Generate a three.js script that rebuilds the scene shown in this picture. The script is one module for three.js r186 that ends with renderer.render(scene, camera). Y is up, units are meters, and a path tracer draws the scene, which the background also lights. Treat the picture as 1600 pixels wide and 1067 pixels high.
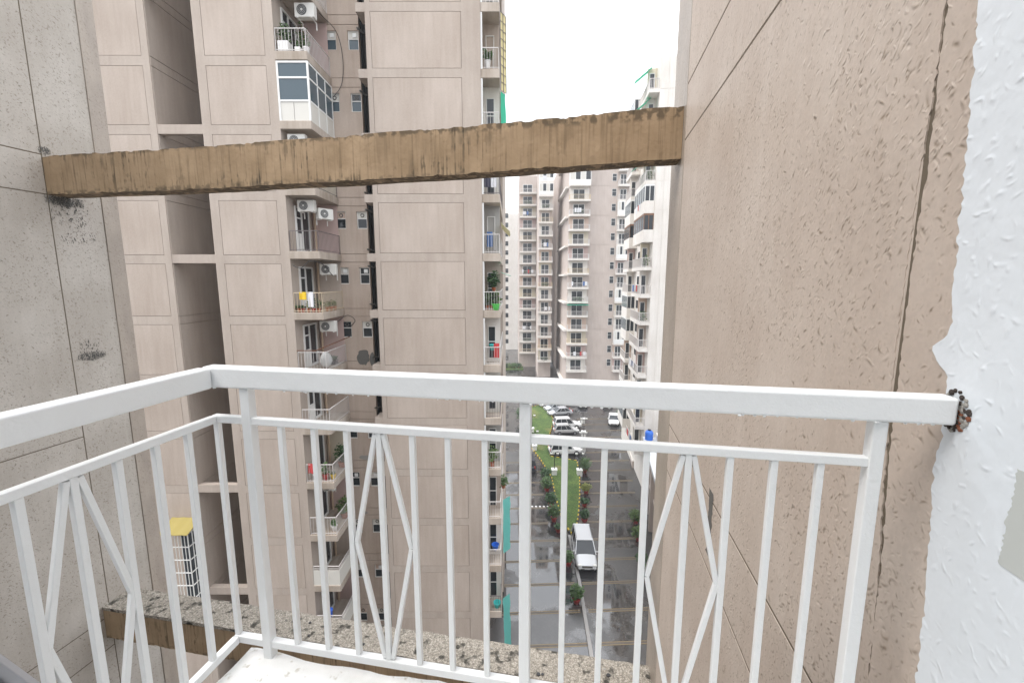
import * as THREE from 'three';
import { mergeGeometries } from 'three/addons/utils/BufferGeometryUtils.js';
import { RoundedBoxGeometry } from 'three/addons/geometries/RoundedBoxGeometry.js';

// ------------------------------------------------------------------ camera, sky, sun, exposure
const scene = new THREE.Scene();
const EYE = 24;                                    // metres above the car park
const camera = new THREE.PerspectiveCamera(77.31, 1024 / 682, 0.05, 1500);
camera.position.set(0, EYE, 0);
camera.rotation.set(-8.25 * Math.PI / 180, 0, 0);
const renderer = new THREE.WebGLRenderer({ antialias: true });
renderer.setSize(1024, 682);
renderer.toneMapping = THREE.LinearToneMapping;
renderer.toneMappingExposure = 2.35;
renderer.shadowMap.enabled = true;
{
  const w = 64, h = 32, d = new Float32Array(w * h * 4);
  for (let j = 0; j < h; j++) for (let i = 0; i < w; i++) {
    const el = Math.sin(((j + .5) / h - .5) * Math.PI);          // row 0 is the bottom
    const v = (1 + 1.1 * Math.max(0, el)) * .62, k = (j * w + i) * 4;
    d[k] = v * .965; d[k + 1] = v * .995; d[k + 2] = v * 1.05; d[k + 3] = 1;
  }
  const t = new THREE.DataTexture(d, w, h, THREE.RGBAFormat, THREE.FloatType);
  t.mapping = THREE.EquirectangularReflectionMapping; t.magFilter = t.minFilter = THREE.LinearFilter; t.needsUpdate = true;
  scene.background = t; scene.environment = t;
}
const sun = new THREE.DirectionalLight(0xfff8f0, 1.1);
sun.position.set(-48, 82, 22); sun.castShadow = true; sun.shadow.radius = 60;
Object.assign(sun.shadow.camera, { left: -90, right: 90, top: 90, bottom: -90, near: 1, far: 300 });
sun.shadow.mapSize.set(2048, 2048);
scene.add(sun, sun.target);

// ------------------------------------------------------------------ helpers
let seed = 7;
const rnd = () => { seed = (seed + 0x6D2B79F5) | 0; let t = Math.imul(seed ^ (seed >>> 15), 1 | seed); t = (t + Math.imul(t ^ (t >>> 7), 61 | t)) ^ t; return ((t ^ (t >>> 14)) >>> 0) / 4294967296; };
const rr = (a, b) => a + (b - a) * rnd();
const clamp = (v, a = 0, b = 1) => Math.min(b, Math.max(a, v));
const smooth = (a, b, v) => { const t = clamp((v - a) / (b - a)); return t * t * (3 - 2 * t); };
const lerp = (a, b, t) => a + (b - a) * t;
const used = {};
const numbered = n => { const k = used[n] = (used[n] ?? -1) + 1; return k ? `${n}_${String(k).padStart(3, '0')}` : n; };
const YAW = 10.2 * Math.PI / 180;
// a frame: x to the right, y up, d = depth away from the camera (positive); yaw turns it to the right
function thing(name, label, category, base = [0, 0, 0], { yaw = 0, group, kind } = {}) {
  const o = new THREE.Group(), [a, y, b] = base, c = Math.cos(yaw), s = Math.sin(yaw);
  o.name = numbered(name); o.position.set(a * c + b * s, y, -(b * c - a * s)); o.rotation.y = -yaw;
  o.userData = { label, category }; if (group) o.userData.group = group; if (kind) o.userData.kind = kind;
  o._base = new THREE.Vector3(a, y, -b); scene.add(o); return o;
}
function baseOf(p) { const v = new THREE.Vector3(); for (let q = p; q && q !== scene; q = q.parent) if (q._base) v.add(q._base); return v; }
function add(parent, name, geo, mat) {             // geometry in the frame's coordinates
  const b = baseOf(parent); geo.translate(-b.x, -b.y, -b.z);
  const m = new THREE.Mesh(geo, mat); m.name = name; m.castShadow = m.receiveShadow = true; parent.add(m); return m;
}
function addAt(parent, name, geo, mat, [x, y, d]) { // shared geometry
  const b = baseOf(parent), m = new THREE.Mesh(geo, mat); m.name = name; m.position.set(x - b.x, y - b.y, -d - b.z);
  m.castShadow = m.receiveShadow = true; m._base = new THREE.Vector3(m.position.x, m.position.y, m.position.z); parent.add(m); return m;
}
function struct(name, geo, mat) { const m = new THREE.Mesh(geo, mat); m.name = numbered(name); m.userData.kind = 'structure'; m.castShadow = m.receiveShadow = true; scene.add(m); return m; }
function uvm(g, ou = 0, ov = 0) {                  // uv in metres by face direction
  const p = g.attributes.position, n = g.attributes.normal, u = new Float32Array(p.count * 2);
  for (let i = 0; i < p.count; i++) {
    const ax = Math.abs(n.getX(i)), ay = Math.abs(n.getY(i)), az = Math.abs(n.getZ(i));
    if (ay > ax && ay > az) { u[2 * i] = p.getX(i) + ou; u[2 * i + 1] = p.getZ(i) + ov; }
    else if (ax > az) { u[2 * i] = p.getZ(i) + ou; u[2 * i + 1] = p.getY(i) + ov; }
    else { u[2 * i] = p.getX(i) + ou; u[2 * i + 1] = p.getY(i) + ov; }
  }
  g.setAttribute('uv', new THREE.BufferAttribute(u, 2)); return g;
}
const bx = (x0, x1, y0, y1, d0, d1) => uvm(new THREE.BoxGeometry(x1 - x0, y1 - y0, d1 - d0).translate((x0 + x1) / 2, (y0 + y1) / 2, -(d0 + d1) / 2));
const rbx = (x0, x1, y0, y1, d0, d1, r = .01, s = 2) => uvm(new RoundedBoxGeometry(x1 - x0, y1 - y0, d1 - d0, s, Math.min(r, (x1 - x0) / 2.1, (y1 - y0) / 2.1, (d1 - d0) / 2.1)).translate((x0 + x1) / 2, (y0 + y1) / 2, -(d0 + d1) / 2));
function merge(list) { return mergeGeometries(list.map(g => { const q = g.index ? g.toNonIndexed() : g; for (const k of Object.keys(q.attributes)) if (!['position', 'normal', 'uv'].includes(k)) q.deleteAttribute(k); return q; })); }
function bar(p, q, w, h = w) {                     // square bar between two points [x,y,d]
  const A = new THREE.Vector3(p[0], p[1], -p[2]), B = new THREE.Vector3(q[0], q[1], -q[2]), L = A.distanceTo(B);
  const g = new RoundedBoxGeometry(w, h, L, 1, Math.min(w, h) * .16), m = new THREE.Matrix4().lookAt(A, B, Math.abs(A.y - B.y) > L * .9 ? new THREE.Vector3(0, 0, 1) : new THREE.Vector3(0, 1, 0));
  g.applyMatrix4(m).translate((A.x + B.x) / 2, (A.y + B.y) / 2, (A.z + B.z) / 2); return g;
}
function rod(p, q, r, n = 8, r2 = r) {
  const A = new THREE.Vector3(p[0], p[1], -p[2]), B = new THREE.Vector3(q[0], q[1], -q[2]), D = B.clone().sub(A);
  const g = new THREE.CylinderGeometry(r2, r, D.length(), n, 1);
  g.applyQuaternion(new THREE.Quaternion().setFromUnitVectors(new THREE.Vector3(0, 1, 0), D.clone().normalize())).translate((A.x + B.x) / 2, (A.y + B.y) / 2, (A.z + B.z) / 2); return g;
}
function tube(pts, r, n = 24, k = 6) { return new THREE.TubeGeometry(new THREE.CatmullRomCurve3(pts.map(p => new THREE.Vector3(p[0], p[1], -p[2]))), n, r, k); }
// tileable value noise
const LAT = new Float32Array(65536); for (let i = 0; i < 65536; i++) LAT[i] = rnd();
function vn(x, y, px, py, s = 0) {
  const xi = Math.floor(x), yi = Math.floor(y), fx = x - xi, fy = y - yi, u = fx * fx * (3 - 2 * fx), v = fy * fy * (3 - 2 * fy);
  const m = (a, b) => LAT[((((a % px) + px) % px) * 157 + (((b % py) + py) % py) * 911 + s * 7919) & 65535];
  return lerp(lerp(m(xi, yi), m(xi + 1, yi), u), lerp(m(xi, yi + 1), m(xi + 1, yi + 1), u), v);
}
function fbm(u, v, fx, fy, oct = 4, s = 0) { let a = .5, t = 0, n = 0; for (let o = 0; o < oct; o++) { t += a * vn(u * fx, v * fy, fx, fy, s + o); n += a; a *= .5; fx *= 2; fy *= 2; } return t / n; }
function tex(w, h, fn, m, srgb = true) {           // fn(u,v) -> [r,g,b] 0..1 ; m = metres across one tile [mu,mv]
  const d = new Uint8Array(w * h * 4);
  for (let j = 0; j < h; j++) for (let i = 0; i < w; i++) { const c = fn(i / w, j / h, i, j), k = (j * w + i) * 4; d[k] = clamp(c[0]) * 255; d[k + 1] = clamp(c[1]) * 255; d[k + 2] = clamp(c[2]) * 255; d[k + 3] = 255; }
  return fin(new THREE.DataTexture(d, w, h), m, srgb);
}
function fin(t, m, srgb) { t.wrapS = t.wrapT = THREE.RepeatWrapping; t.magFilter = THREE.LinearFilter; t.minFilter = THREE.LinearMipmapLinearFilter; t.generateMipmaps = true; t.repeat.set(1 / m[0], 1 / m[1]); if (srgb) t.colorSpace = THREE.SRGBColorSpace; t.needsUpdate = true; return t; }
function normalTex(H, w, h, m, k = 1) {            // H in metres
  const d = new Uint8Array(w * h * 4), sx = w / m[0] / 2 * k, sy = h / m[1] / 2 * k;
  for (let j = 0; j < h; j++) for (let i = 0; i < w; i++) {
    const dx = (H[j * w + (i + 1) % w] - H[j * w + (i + w - 1) % w]) * sx, dy = (H[((j + 1) % h) * w + i] - H[((j + h - 1) % h) * w + i]) * sy, l = Math.hypot(dx, dy, 1), q = (j * w + i) * 4;
    d[q] = (-dx / l * .5 + .5) * 255; d[q + 1] = (-dy / l * .5 + .5) * 255; d[q + 2] = (1 / l * .5 + .5) * 255; d[q + 3] = 255;
  }
  return fin(new THREE.DataTexture(d, w, h), m, false);
}
const heights = (w, h, fn) => { const H = new Float32Array(w * h); for (let j = 0; j < h; j++) for (let i = 0; i < w; i++) H[j * w + i] = fn(i / w, j / h); return H; };
const std = (o) => new THREE.MeshStandardMaterial({ roughness: .85, ...o });
const lin = (r, g, b) => new THREE.Color().setRGB(r, g, b);
const S = (r, g, b) => [r / 255, g / 255, b / 255];
const mixc = (a, b, t) => [lerp(a[0], b[0], t), lerp(a[1], b[1], t), lerp(a[2], b[2], t)];

// ------------------------------------------------------------------ materials
const M = {};
{ // trowelled sand plaster of the near walls
  const w = 1024, m = [1.9, 1.9];
  const H = heights(w, w, (u, v) => (fbm(u, v, 90, 70, 3, 3) - .5) * .0011 + (fbm(u, v, 7, 5, 3, 9) - .5) * .006);
  const D = new Float32Array(w * w);               // dirt sitting in pits
  for (let n = 0; n < 7500; n++) {
    const big = rnd() < .18, cx = rnd() * w, cy = rnd() * w, dens = fbm(cx / w, cy / w, 5, 5, 3, 40); if (rnd() > dens * 1.7 - .25) { continue; }
    const L = big ? rr(3.5, 8) : rr(1.8, 5), W = big ? rr(1.5, 2.8) : rr(.9, 1.7), an = rr(.35, 1.25) * (rnd() < .75 ? 1 : -1), ca = Math.cos(an), sa = Math.sin(an), up = rnd() < .55, amp = rr(.0006, .0017) * (up ? 1 : -1) * (big ? 1.2 : .9), R = Math.ceil(L * 1.5), cv = rr(-.06, .06), dk = rnd() < .6 ? rr(.2, .8) : 0;
    for (let y = -R; y <= R; y++) for (let x = -R; x <= R; x++) {
      const p = x * ca + y * sa, q = -x * sa + y * ca + cv * p * p, e = Math.exp(-(p * p) / (L * L) - (q * q) / (W * W)); if (e < .03) continue;
      const k = ((Math.floor(cy + y) + w) % w) * w + (Math.floor(cx + x) + w) % w; H[k] += amp * e; if (dk) D[k] = Math.max(D[k], dk * e);
    }
  }
  M.plasterN = normalTex(H, w, w, m, 1);
  const col = (A, B, dirt, s) => tex(w, w, (u, v, i, j) => {
    const n = fbm(u, v, 5, 4, 5, s), st = fbm(u, v, 44, 3, 3, s + 5), fine = fbm(u, v, 160, 160, 2, s + 9);
    let c = mixc(A, B, clamp((n - .5) * 1.6 + .5 + (st - .5) * .5)); c = mixc(c, dirt, clamp(D[j * w + i] * .75 + Math.max(0, fine - .7) * 1.2));
    return c.map(q => q * (.965 + .07 * fine));
  }, m);
  M.wallRight = std({ map: col(S(196, 184, 173), S(183, 169, 157), S(104, 90, 74), 11), normalMap: M.plasterN, roughness: .5 });
  M.wallLeft = std({ map: col(S(187, 180, 171), S(169, 161, 151), S(76, 67, 54), 23), normalMap: M.plasterN, roughness: .8 });
  M.wallStrip = std({ map: col(S(174, 162, 149), S(152, 141, 130), S(88, 78, 67), 31), normalMap: M.plasterN, roughness: .34 });
  // white paint over the same plaster
  const H2 = heights(w, w, (u, v) => (fbm(u, v, 60, 60, 3, 3) - .5) * .0016 + (fbm(u, v, 9, 7, 3, 19) - .5) * .004);
  for (let n = 0; n < 3800; n++) {
    const cx = rnd() * w, cy = rnd() * w, L = rr(2, 6), W = rr(1.3, 3), an = rr(0, 3.14), ca = Math.cos(an), sa = Math.sin(an), amp = rr(.0004, .0013), R = Math.ceil(L * 1.5), cv = rr(-.05, .05);
    for (let y = -R; y <= R; y++) for (let x = -R; x <= R; x++) { const p = x * ca + y * sa, q = -x * sa + y * ca + cv * p * p, e = Math.exp(-(p * p) / (L * L) - (q * q) / (W * W)); if (e > .03) H2[((Math.floor(cy + y) + w) % w) * w + (Math.floor(cx + x) + w) % w] += amp * e; }
  }
  M.whiteN = normalTex(H2, w, w, m, 1);
  M.whiteWall = std({ color: lin(.69, .73, .765), normalMap: M.whiteN, roughness: .55 });
}
{ // painted facade of the towers: washed by rain in vertical runs
  const w = 1024, m = [7, 7];
  const t = (A, B, s) => tex(w, w, (u, v) => {
    const st = fbm(u, v, 60, 5, 4, s), br = fbm(u, v, 20, 3, 4, s + 3), n = fbm(u, v, 4, 4, 4, s + 6), f = fbm(u, v, 250, 250, 2, s + 8);
    const c = mixc(A, B, clamp(.5 + (st - .5) * .55 + (br - .5) * .7 + (n - .5) * 1.0)); return c.map(q => q * (.97 + .06 * f));
  }, m);
  M.facN = normalTex(heights(512, 512, (u, v) => (fbm(u, v, 60, 60, 3, 77) - .5) * .004 + (fbm(u, v, 5, 5, 2, 78) - .5) * .02), 512, 512, [5, 5], .6);
  M.facade = std({ map: t(S(181, 169, 158), S(165, 152, 141), 51), normalMap: M.facN });
  M.facadeB = std({ map: t(S(183, 170, 159), S(166, 152, 140), 61), normalMap: M.facN });
  M.facadeDirty = std({ map: t(S(193, 178, 165), S(170, 153, 139), 71), normalMap: M.facN });
  M.slab = std({ map: t(S(190, 179, 168), S(150, 137, 123), 91), normalMap: M.facN });
  M.farwall = std({ map: t(S(196, 184, 176), S(182, 169, 160), 81) });
  M.farwhite = std({ map: t(S(230, 226, 220), S(212, 206, 198), 86) });
}
{ // weathered beam: algae and rain runs down the face
  const w = 2048, h = 512, m = [7.3, 1];
  M.beam = std({ roughness: .9, map: tex(w, h, (u, v) => {
    const run = fbm(u, v, 420, 2, 2, 5), run2 = fbm(u, v, 90, 3, 3, 15), n = fbm(u, v, 40, 5, 4, 25), sp = fbm(u, v, 260, 18, 3, 35), patch = fbm(u, v, 12, 3, 3, 45);
    let c = mixc(S(168, 144, 115), S(150, 127, 99), clamp((n - .5) * 2 + .5)); const rim = clamp((fbm(u, v, 150, 20, 4, 65) - .46 + .1 * smooth(.40, .44, v)) * 6) * (smooth(.385, .435, v) + .8 * smooth(.06, .01, v)); c = mixc(c, S(52, 45, 35), clamp(rim) * .5);
    c = mixc(c, S(104, 87, 66), clamp((run - .5) * 2.2) * .45 + clamp((run2 - .6) * 3) * .25);
    return mixc(c, S(48, 42, 32), clamp((run * .55 + sp * .45 - .6) * 7) * clamp(patch * 3 - 1.1) * .5 + clamp((run2 * .6 + patch * .4 - .66) * 7) * .3);
  }, m), normalMap: normalTex(heights(1024, 256, (u, v) => (fbm(u, v, 240, 30, 3, 55) - .5) * .004 + (fbm(u, v, 300, 2, 2, 56) - .5) * .0015), 1024, 256, m, .8) });
  const g = 1024;
  M.screed = std({ roughness: .95, map: tex(g, g, (u, v) => {
    const a = fbm(u, v, 130, 130, 3, 5), b = fbm(u, v, 22, 22, 5, 6), c0 = fbm(u, v, 240, 240, 2, 7);
    let c = mixc(S(140, 133, 122), S(178, 171, 160), clamp((c0 - .45) * 4)); c = mixc(c, S(74, 70, 62), clamp((a - .56) * 5) * .45); return mixc(c, S(44, 42, 37), clamp((b - .62) * 7) * .8);
  }, [2.2, 2.2]), normalMap: normalTex(heights(g, g, (u, v) => (fbm(u, v, 90, 90, 3, 5) - .5) * .02), g, g, [2.2, 2.2], 1) });
}
{ // lime-washed balcony floor and brush-painted steel
  const w = 512;
  M.floorWhite = std({ roughness: .6, map: tex(w, w, (u, v) => { const n = fbm(u, v, 6, 6, 5, 4), f = fbm(u, v, 60, 60, 3, 9); return mixc(mixc(S(238, 238, 236), S(216, 215, 210), clamp((n - .45) * 2.4)), S(150, 140, 122), clamp((f - .7) * 5) * .7); }, [1.1, 1.1]),
    normalMap: normalTex(heights(w, w, (u, v) => (fbm(u, v, 10, 10, 5, 4) - .5) * .03), w, w, [1.1, 1.1], .8) });
  M.rail = std({ roughness: .42, color: lin(.79, .80, .80), normalMap: normalTex(heights(w, w, (u, v) => (fbm(u, v, 90, 90, 3, 14) - .5) * .0004 + (fbm(u, v, 14, 14, 2, 15) - .5) * .0009), w, w, [.35, .35], 1) });
}
{ // wet asphalt
  const w = 1024, m = [30, 30];
  const pud = (u, v) => fbm(u, v, 6, 7, 5, 101), mid = (u, v) => fbm(u, v, 30, 30, 3, 105);
  const map = tex(w, w, (u, v) => { const n = pud(u, v), q = mid(u, v), f = fbm(u, v, 300, 300, 2, 108); const c = mixc(S(52, 50, 49), S(70, 67, 65), clamp((q - .5) * 2 + .5)); return mixc(c, S(54, 53, 54), smooth(.5, .56, n)).map(k => k * (.85 + .3 * f)); }, m);
  const ro = tex(w, w, (u, v) => { const n = pud(u, v) * .8 + mid(u, v) * .2, r = lerp(.36, .04, smooth(.4, .5, n)) + (fbm(u, v, 200, 200, 2, 109) - .5) * .08; return [1, r, 0]; }, m, false);
  M.asphalt = new THREE.MeshPhysicalMaterial({ map, roughnessMap: ro, roughness: 1, ior: 2.0 });
  M.paver = std({ map: tex(256, 256, (u, v) => { const n = fbm(u, v, 30, 30, 3, 3); return mixc(S(80, 74, 68), S(100, 92, 84), n); }, [3, 3]), roughness: .4 });
  M.grass = std({ roughness: 1, map: tex(w, w, (u, v) => { const n = fbm(u, v, 12, 12, 4, 3), f = fbm(u, v, 200, 200, 2, 4), b = fbm(u, v, 7, 7, 3, 8); let c = mixc(S(58, 80, 36), S(84, 102, 50), clamp((n - .5) * 2 + .5)); c = mixc(c, S(122, 112, 70), clamp((b - .56) * 3) * .7); return c.map(k => k * (.6 + .8 * f)); }, [14, 14]) });
}
const C = (r, g, b, rough = .6, metal = 0) => std({ color: lin(r, g, b), roughness: rough, metalness: metal });
Object.assign(M, {
  yellow: C(.55, .40, .03), black: C(.02, .02, .02, .5), dark: C(.03, .03, .032, .5), white: C(.76, .76, .74, .45), offwhite: C(.62, .6, .55, .6), yellowPaint: C(.27, .2, .1, .55),
  glass: std({ color: lin(.025, .03, .035), roughness: .06 }), blueGlass: std({ color: lin(.07, .10, .12), roughness: .1 }), frame: C(.7, .69, .66, .5), brownFrame: C(.2, .1, .05),
  ac: C(.66, .65, .61, .5), acDark: C(.06, .065, .07, .6), pipe: C(.55, .42, .30, .6), pipeDark: C(.05, .045, .04, .7), railW: C(.6, .57, .55, .5), railDark: C(.14, .12, .12, .5), railCream: C(.6, .5, .36, .5), wood: C(.14, .06, .03, .6),
  pink: C(.50, .37, .34, .85), cream: C(.58, .52, .41, .85), peach: C(.55, .42, .34, .85), greyWall: C(.36, .35, .33, .85), concrete: C(.3, .285, .26, .9), kerb: C(.3, .29, .28, .5),
  red: C(.38, .03, .025, .45), terracotta: C(.36, .1, .04, .7), potWhite: C(.75, .74, .72, .4), potYellow: C(.7, .48, .04, .5), potBlue: C(.02, .1, .5, .4), cyan: C(.04, .5, .48, .5), lime: C(.1, .55, .1, .5),
  green: C(.0, .36, .23, .6), soil: C(.04, .03, .02, 1), tank: C(.02, .14, .6, .35), cloth: C(.7, .7, .72, .9), clothBlue: C(.08, .16, .36, .9), clothRed: C(.5, .05, .05, .9), clothDark: C(.05, .05, .08, .9),
  tyre: C(.015, .015, .016, .8), rim: C(.4, .4, .42, .3, .7), chrome: C(.7, .7, .7, .15, 1), lamp: C(.8, .8, .76, .3), tail: C(.45, .02, .02, .3), plate: C(.7, .7, .7, .5), steel: C(.12, .12, .125, .38, .7), rust: C(.2, .07, .035, .9), stain: C(.12, .115, .105, .95), hole: C(.05, .04, .035, 1),
});
const leafMat = (r, g, b) => new THREE.MeshPhysicalMaterial({ color: lin(r, g, b), roughness: .6, side: THREE.DoubleSide, transmission: .3, thickness: 0 });
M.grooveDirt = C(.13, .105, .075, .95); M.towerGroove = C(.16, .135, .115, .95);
M.leaf = [leafMat(.075, .15, .035), leafMat(.045, .11, .03), leafMat(.11, .18, .04), leafMat(.22, .24, .05)];
const net = (r, g, b) => new THREE.MeshPhysicalMaterial({ color: lin(r, g, b), roughness: .8, side: THREE.DoubleSide, transmission: .35, thickness: 0 });
M.net = net(.12, .5, .44); M.netGreen = net(.0, .45, .25); M.netYellow = net(.72, .62, .30);

// ------------------------------------------------------------------ ground, car park, lawn
{
  const g = new THREE.PlaneGeometry(900, 900).rotateX(-Math.PI / 2); uvm(g); struct('ground', g, M.asphalt);
}
const edgeR = d => 11.35 + (d - 30) * .198;         // right border of the car park
for (let i = 0; i < 17; i++) {
  const d = 25.1 + 2.87 * i;
  for (const [x0, x1] of [[-1.2, 5.0], [5.6, edgeR(d) - .3]]) {
    if (i > 10 && x0 < 0) continue;
    const a0 = (i > 4 && x0 > 0) ? lerp(6.4, 11.3, clamp((d - 38) / 28)) : x0, a1 = (i > 4 && x0 < 0) ? 3.6 : x1; if (a1 - a0 < 1) continue;
    const tilt = q => d + (q - 3) * .045;
    const strip = (o, w, y) => { const p = [a0, y, -(tilt(a0) + o - w), a1, y, -(tilt(a1) + o - w), a1, y, -(tilt(a1) + o + w), a0, y, -(tilt(a0) + o + w)]; const q = new THREE.BufferGeometry(); q.setAttribute('position', new THREE.Float32BufferAttribute(p, 3)); q.setIndex([0, 1, 2, 0, 2, 3]); q.computeVertexNormals(); return uvm(q); };
    const s = struct('parking_bay_band', strip(0, .14, .004), M.paver);
    for (const o of [-.115, .115]) { const l = new THREE.Mesh(strip(o, .025, .008), M.yellowPaint); l.name = 'painted_line'; s.add(l); }
  }
}
for (let i = 0; i < 7; i++) struct('painted_dash', bx(1.2 + i * .42, 1.42 + i * .42, 0, .008, 42.5, 42.75), M.white);
// divider kerb and lawn
{
  const pts = [[5.0, 20.5], [5.1, 24], [5.4, 31], [5.42, 37.3]];
  for (let i = 0; i < 3; i++) { const [x0, d0] = pts[i], [x1, d1] = pts[i + 1]; struct('divider_kerb', uvm(bar([x0, .07, d0], [x1, .07, d1], .26, .16)), M.kerb); }
  const L = [[5.55, 37.6], [5.0, 41], [4.85, 44.3], [4.85, 49.2], [3.8, 54.6], [2.75, 58.8], [2.6, 64], [2.7, 70], [3.4, 78], [5.2, 79.5], [6.6, 75.5], [7.2, 71], [6.3, 66], [5.5, 62], [5.15, 58], [5.3, 55.4], [8.66, 54.0], [8.28, 49.2], [7.5, 44.3], [6.75, 40.5], [6.1, 37.8]];
  const sh = new THREE.Shape(L.map(p => new THREE.Vector2(p[0], p[1]))), g = new THREE.ExtrudeGeometry(sh, { depth: .14, bevelEnabled: false, steps: 1 }).rotateX(-Math.PI / 2);
  const lawn = struct('lawn', uvm(g), M.grass);
  const ky = [], kb = []; let n = 0, acc = 0;        // yellow and black kerb blocks round the lawn
  for (let i = 0; i < L.length; i++) {
    const a = L[i], b = L[(i + 1) % L.length], len = Math.hypot(b[0] - a[0], b[1] - a[1]), k = Math.max(1, Math.round(len / .42));
    for (let j = 0; j < k; j++) { const p = [lerp(a[0], b[0], (j + .04) / k), .1, lerp(a[1], b[1], (j + .04) / k)], q = [lerp(a[0], b[0], (j + .96) / k), .1, lerp(a[1], b[1], (j + .96) / k)]; (n++ % 2 ? ky : kb).push(bar(p, q, .13, .2)); }
  }
  for (const [list, mt, nm] of [[ky, M.yellow, 'yellow_kerb_blocks'], [kb, M.black, 'black_kerb_blocks']]) { const m = new THREE.Mesh(merge(list), mt); m.name = nm; m.userData.kind = 'stuff'; m.castShadow = m.receiveShadow = true; lawn.add(m); }
}

// ------------------------------------------------------------------ our own building: the two wings and the recess we stand in
const FL = 3.0;                                      // storey height
const AR = .78, AL = -6.36, RT = EYE + 4.3;                          // faces of the right and left wing; unseen roof line lowered to let skylight in
function wing(side) {
  const right = side > 0, A = right ? AR : AL, bG = right ? 4.1 : 4.2, bE = right ? 4.71 : 4.97, out = right ? 11 : -11;
  const t = thing(right ? 'stucco_wing' : 'stucco_wing', right ? 'beige stucco side wall with white paint edge at right of the balcony' : 'grey beige stucco side wall at far left, stained below the beam', 'wall', [A, 0, 0], { yaw: YAW });
  const mat = right ? M.wallRight : M.wallLeft, s = side, x = (q, w) => [Math.min(A + s * q, A + s * w), Math.max(A + s * q, A + s * w)];
  const B = (q, w, y0, y1, b0, b1, m, nm, r = .004) => { const [x0, x1] = x(q, w); return add(t, nm, rbx(x0, x1, y0, y1, b0, b1, r, 1), m); };
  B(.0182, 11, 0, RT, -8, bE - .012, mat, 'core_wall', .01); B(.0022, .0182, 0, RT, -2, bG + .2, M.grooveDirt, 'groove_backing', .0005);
  const y0 = right ? EYE + 1.19 : EYE + 1.0, b0 = right ? 1.232 : -2.5, gap = .011;
  for (let k = -8; k <= 8; k++) {                    // a band at each floor, a panel between bands
    const yb = y0 + k * FL; if (yb < .4 || yb > RT - .5) continue;
    B(0, .019, yb + gap / 2, yb + .45 - gap / 2, b0, bG - gap / 2, mat, 'floor_band');
    B(0, .019, yb + .45 + gap / 2, Math.min(RT, yb + FL - gap / 2), b0, bG - gap / 2, mat, 'wall_panel');
  }
  B(0, .019, 0, RT, bG + gap / 2, bE - (right ? 0 : .2), right ? M.wallStrip : mat, 'corner_pier');
  if (!right) B(-.012, .019, 0, RT, bE - .198, bE, M.wallStrip, 'corner_trim');
  return t;
}
const wingR = wing(1), wingL = wing(-1);
{ // jagged sheet against the right wall: outline in (b, y), thickness along a
  const sheet = (left, right, y0, y1, a0, a1, n, jl, jr) => {
    const p = []; for (let i = 0; i <= n; i++) { const y = lerp(y0, y1, i / n); p.push([left(y) + (i % n ? rr(-jl, jl) : 0), y]); } for (let i = n; i >= 0; i--) { const y = lerp(y0, y1, i / n); p.push([right(y) + (jr ? rr(-jr, jr) : 0), y]); }
    const g = new THREE.ExtrudeGeometry(new THREE.Shape(p.map(q => new THREE.Vector2(q[0], q[1]))), { depth: a1 - a0, bevelEnabled: false });
    g.rotateY(Math.PI / 2); g.translate(a0, 0, 0); g.computeVertexNormals(); return uvm(g);
  };
  // plaster either side of a long crack; y relative to the eye
  const cw = y => { const q = y - EYE; return clamp(.004 + .008 * smooth(-.98, -.6, q) * (.35 + .65 * vn(q * 3.1 + 20, .5, 64, 64)) + .006 * smooth(.12, .25, q) * smooth(.5, .32, q) - .011 * smooth(.26, .3, Math.abs(q - .0)) * smooth(.9, .5, q) * .3, .0012, .016); };
  const cr = y => 1.219 + (vn((y - EYE) * 2.3 + 30, 3.5, 64, 64) - .5) * .05 - .03 * smooth(0, -1, y - EYE);
  add(wingR, 'wall_panel', sheet(y => cr(y) + cw(y), () => 1.232 + .0005 + .06, EYE - 2.6, EYE + 2.6, AR - .0015, AR + .017, 420, .0034, 0), M.wallRight);
  add(wingR, 'wall_panel', sheet(() => -2.5, y => cr(y) - cw(y), EYE - 2.6, EYE + 2.6, AR - .002, AR + .017, 420, 0, .0034), M.wallRight);
  add(wingR, 'crack_core', bx(AR + .014, AR + .0175, EYE - .96, EYE + 2.55, 1.1, 1.3), M.hole);
  const paint = y => { const q = y - EYE; return 1.075 + .05 * smooth(-.2, .6, q) - .045 * smooth(-.3, -.9, q) + (vn(q * 6 + 40, 7.5, 64, 64) - .5) * .018 + (vn(q * 47 + 60, 7.5, 256, 64) - .5) * .012 + .05 * Math.exp(-(((q + .16) / .035) ** 2)) - .02 * Math.exp(-(((q + .3) / .08) ** 2)); };
  const wp = add(wingR, 'white_paint_coat', sheet(() => -2.5, paint, EYE - 2.6, EYE + 2.6, AR - .0052, AR - .0022, 520, 0, .004), M.whiteWall); wp.userData.label = 'fresh white paint ending in a ragged edge';
  const bare = add(wingR, 'bare_cement_patch', sheet(() => .55, y => .885 + (vn((y - EYE) * 20 + 9, 2.5, 64, 64) - .5) * .012, EYE - .53, EYE - .34, AR - .0066, AR - .0056, 40, 0, .003), C(.48, .5, .48, .9));
  // stain where an old bracket was
  add(wingR, 'rusty_slot', sheet(y => 2.62 + (vn(y * 30, 2.5, 64, 64) - .5) * .03, y => 2.70 + (vn(y * 22, 5.5, 64, 64) - .5) * .05, EYE - 1.72, EYE - 1.3, AR - .0016, AR - .0006, 24, .006, .006), M.stain);
}
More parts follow.
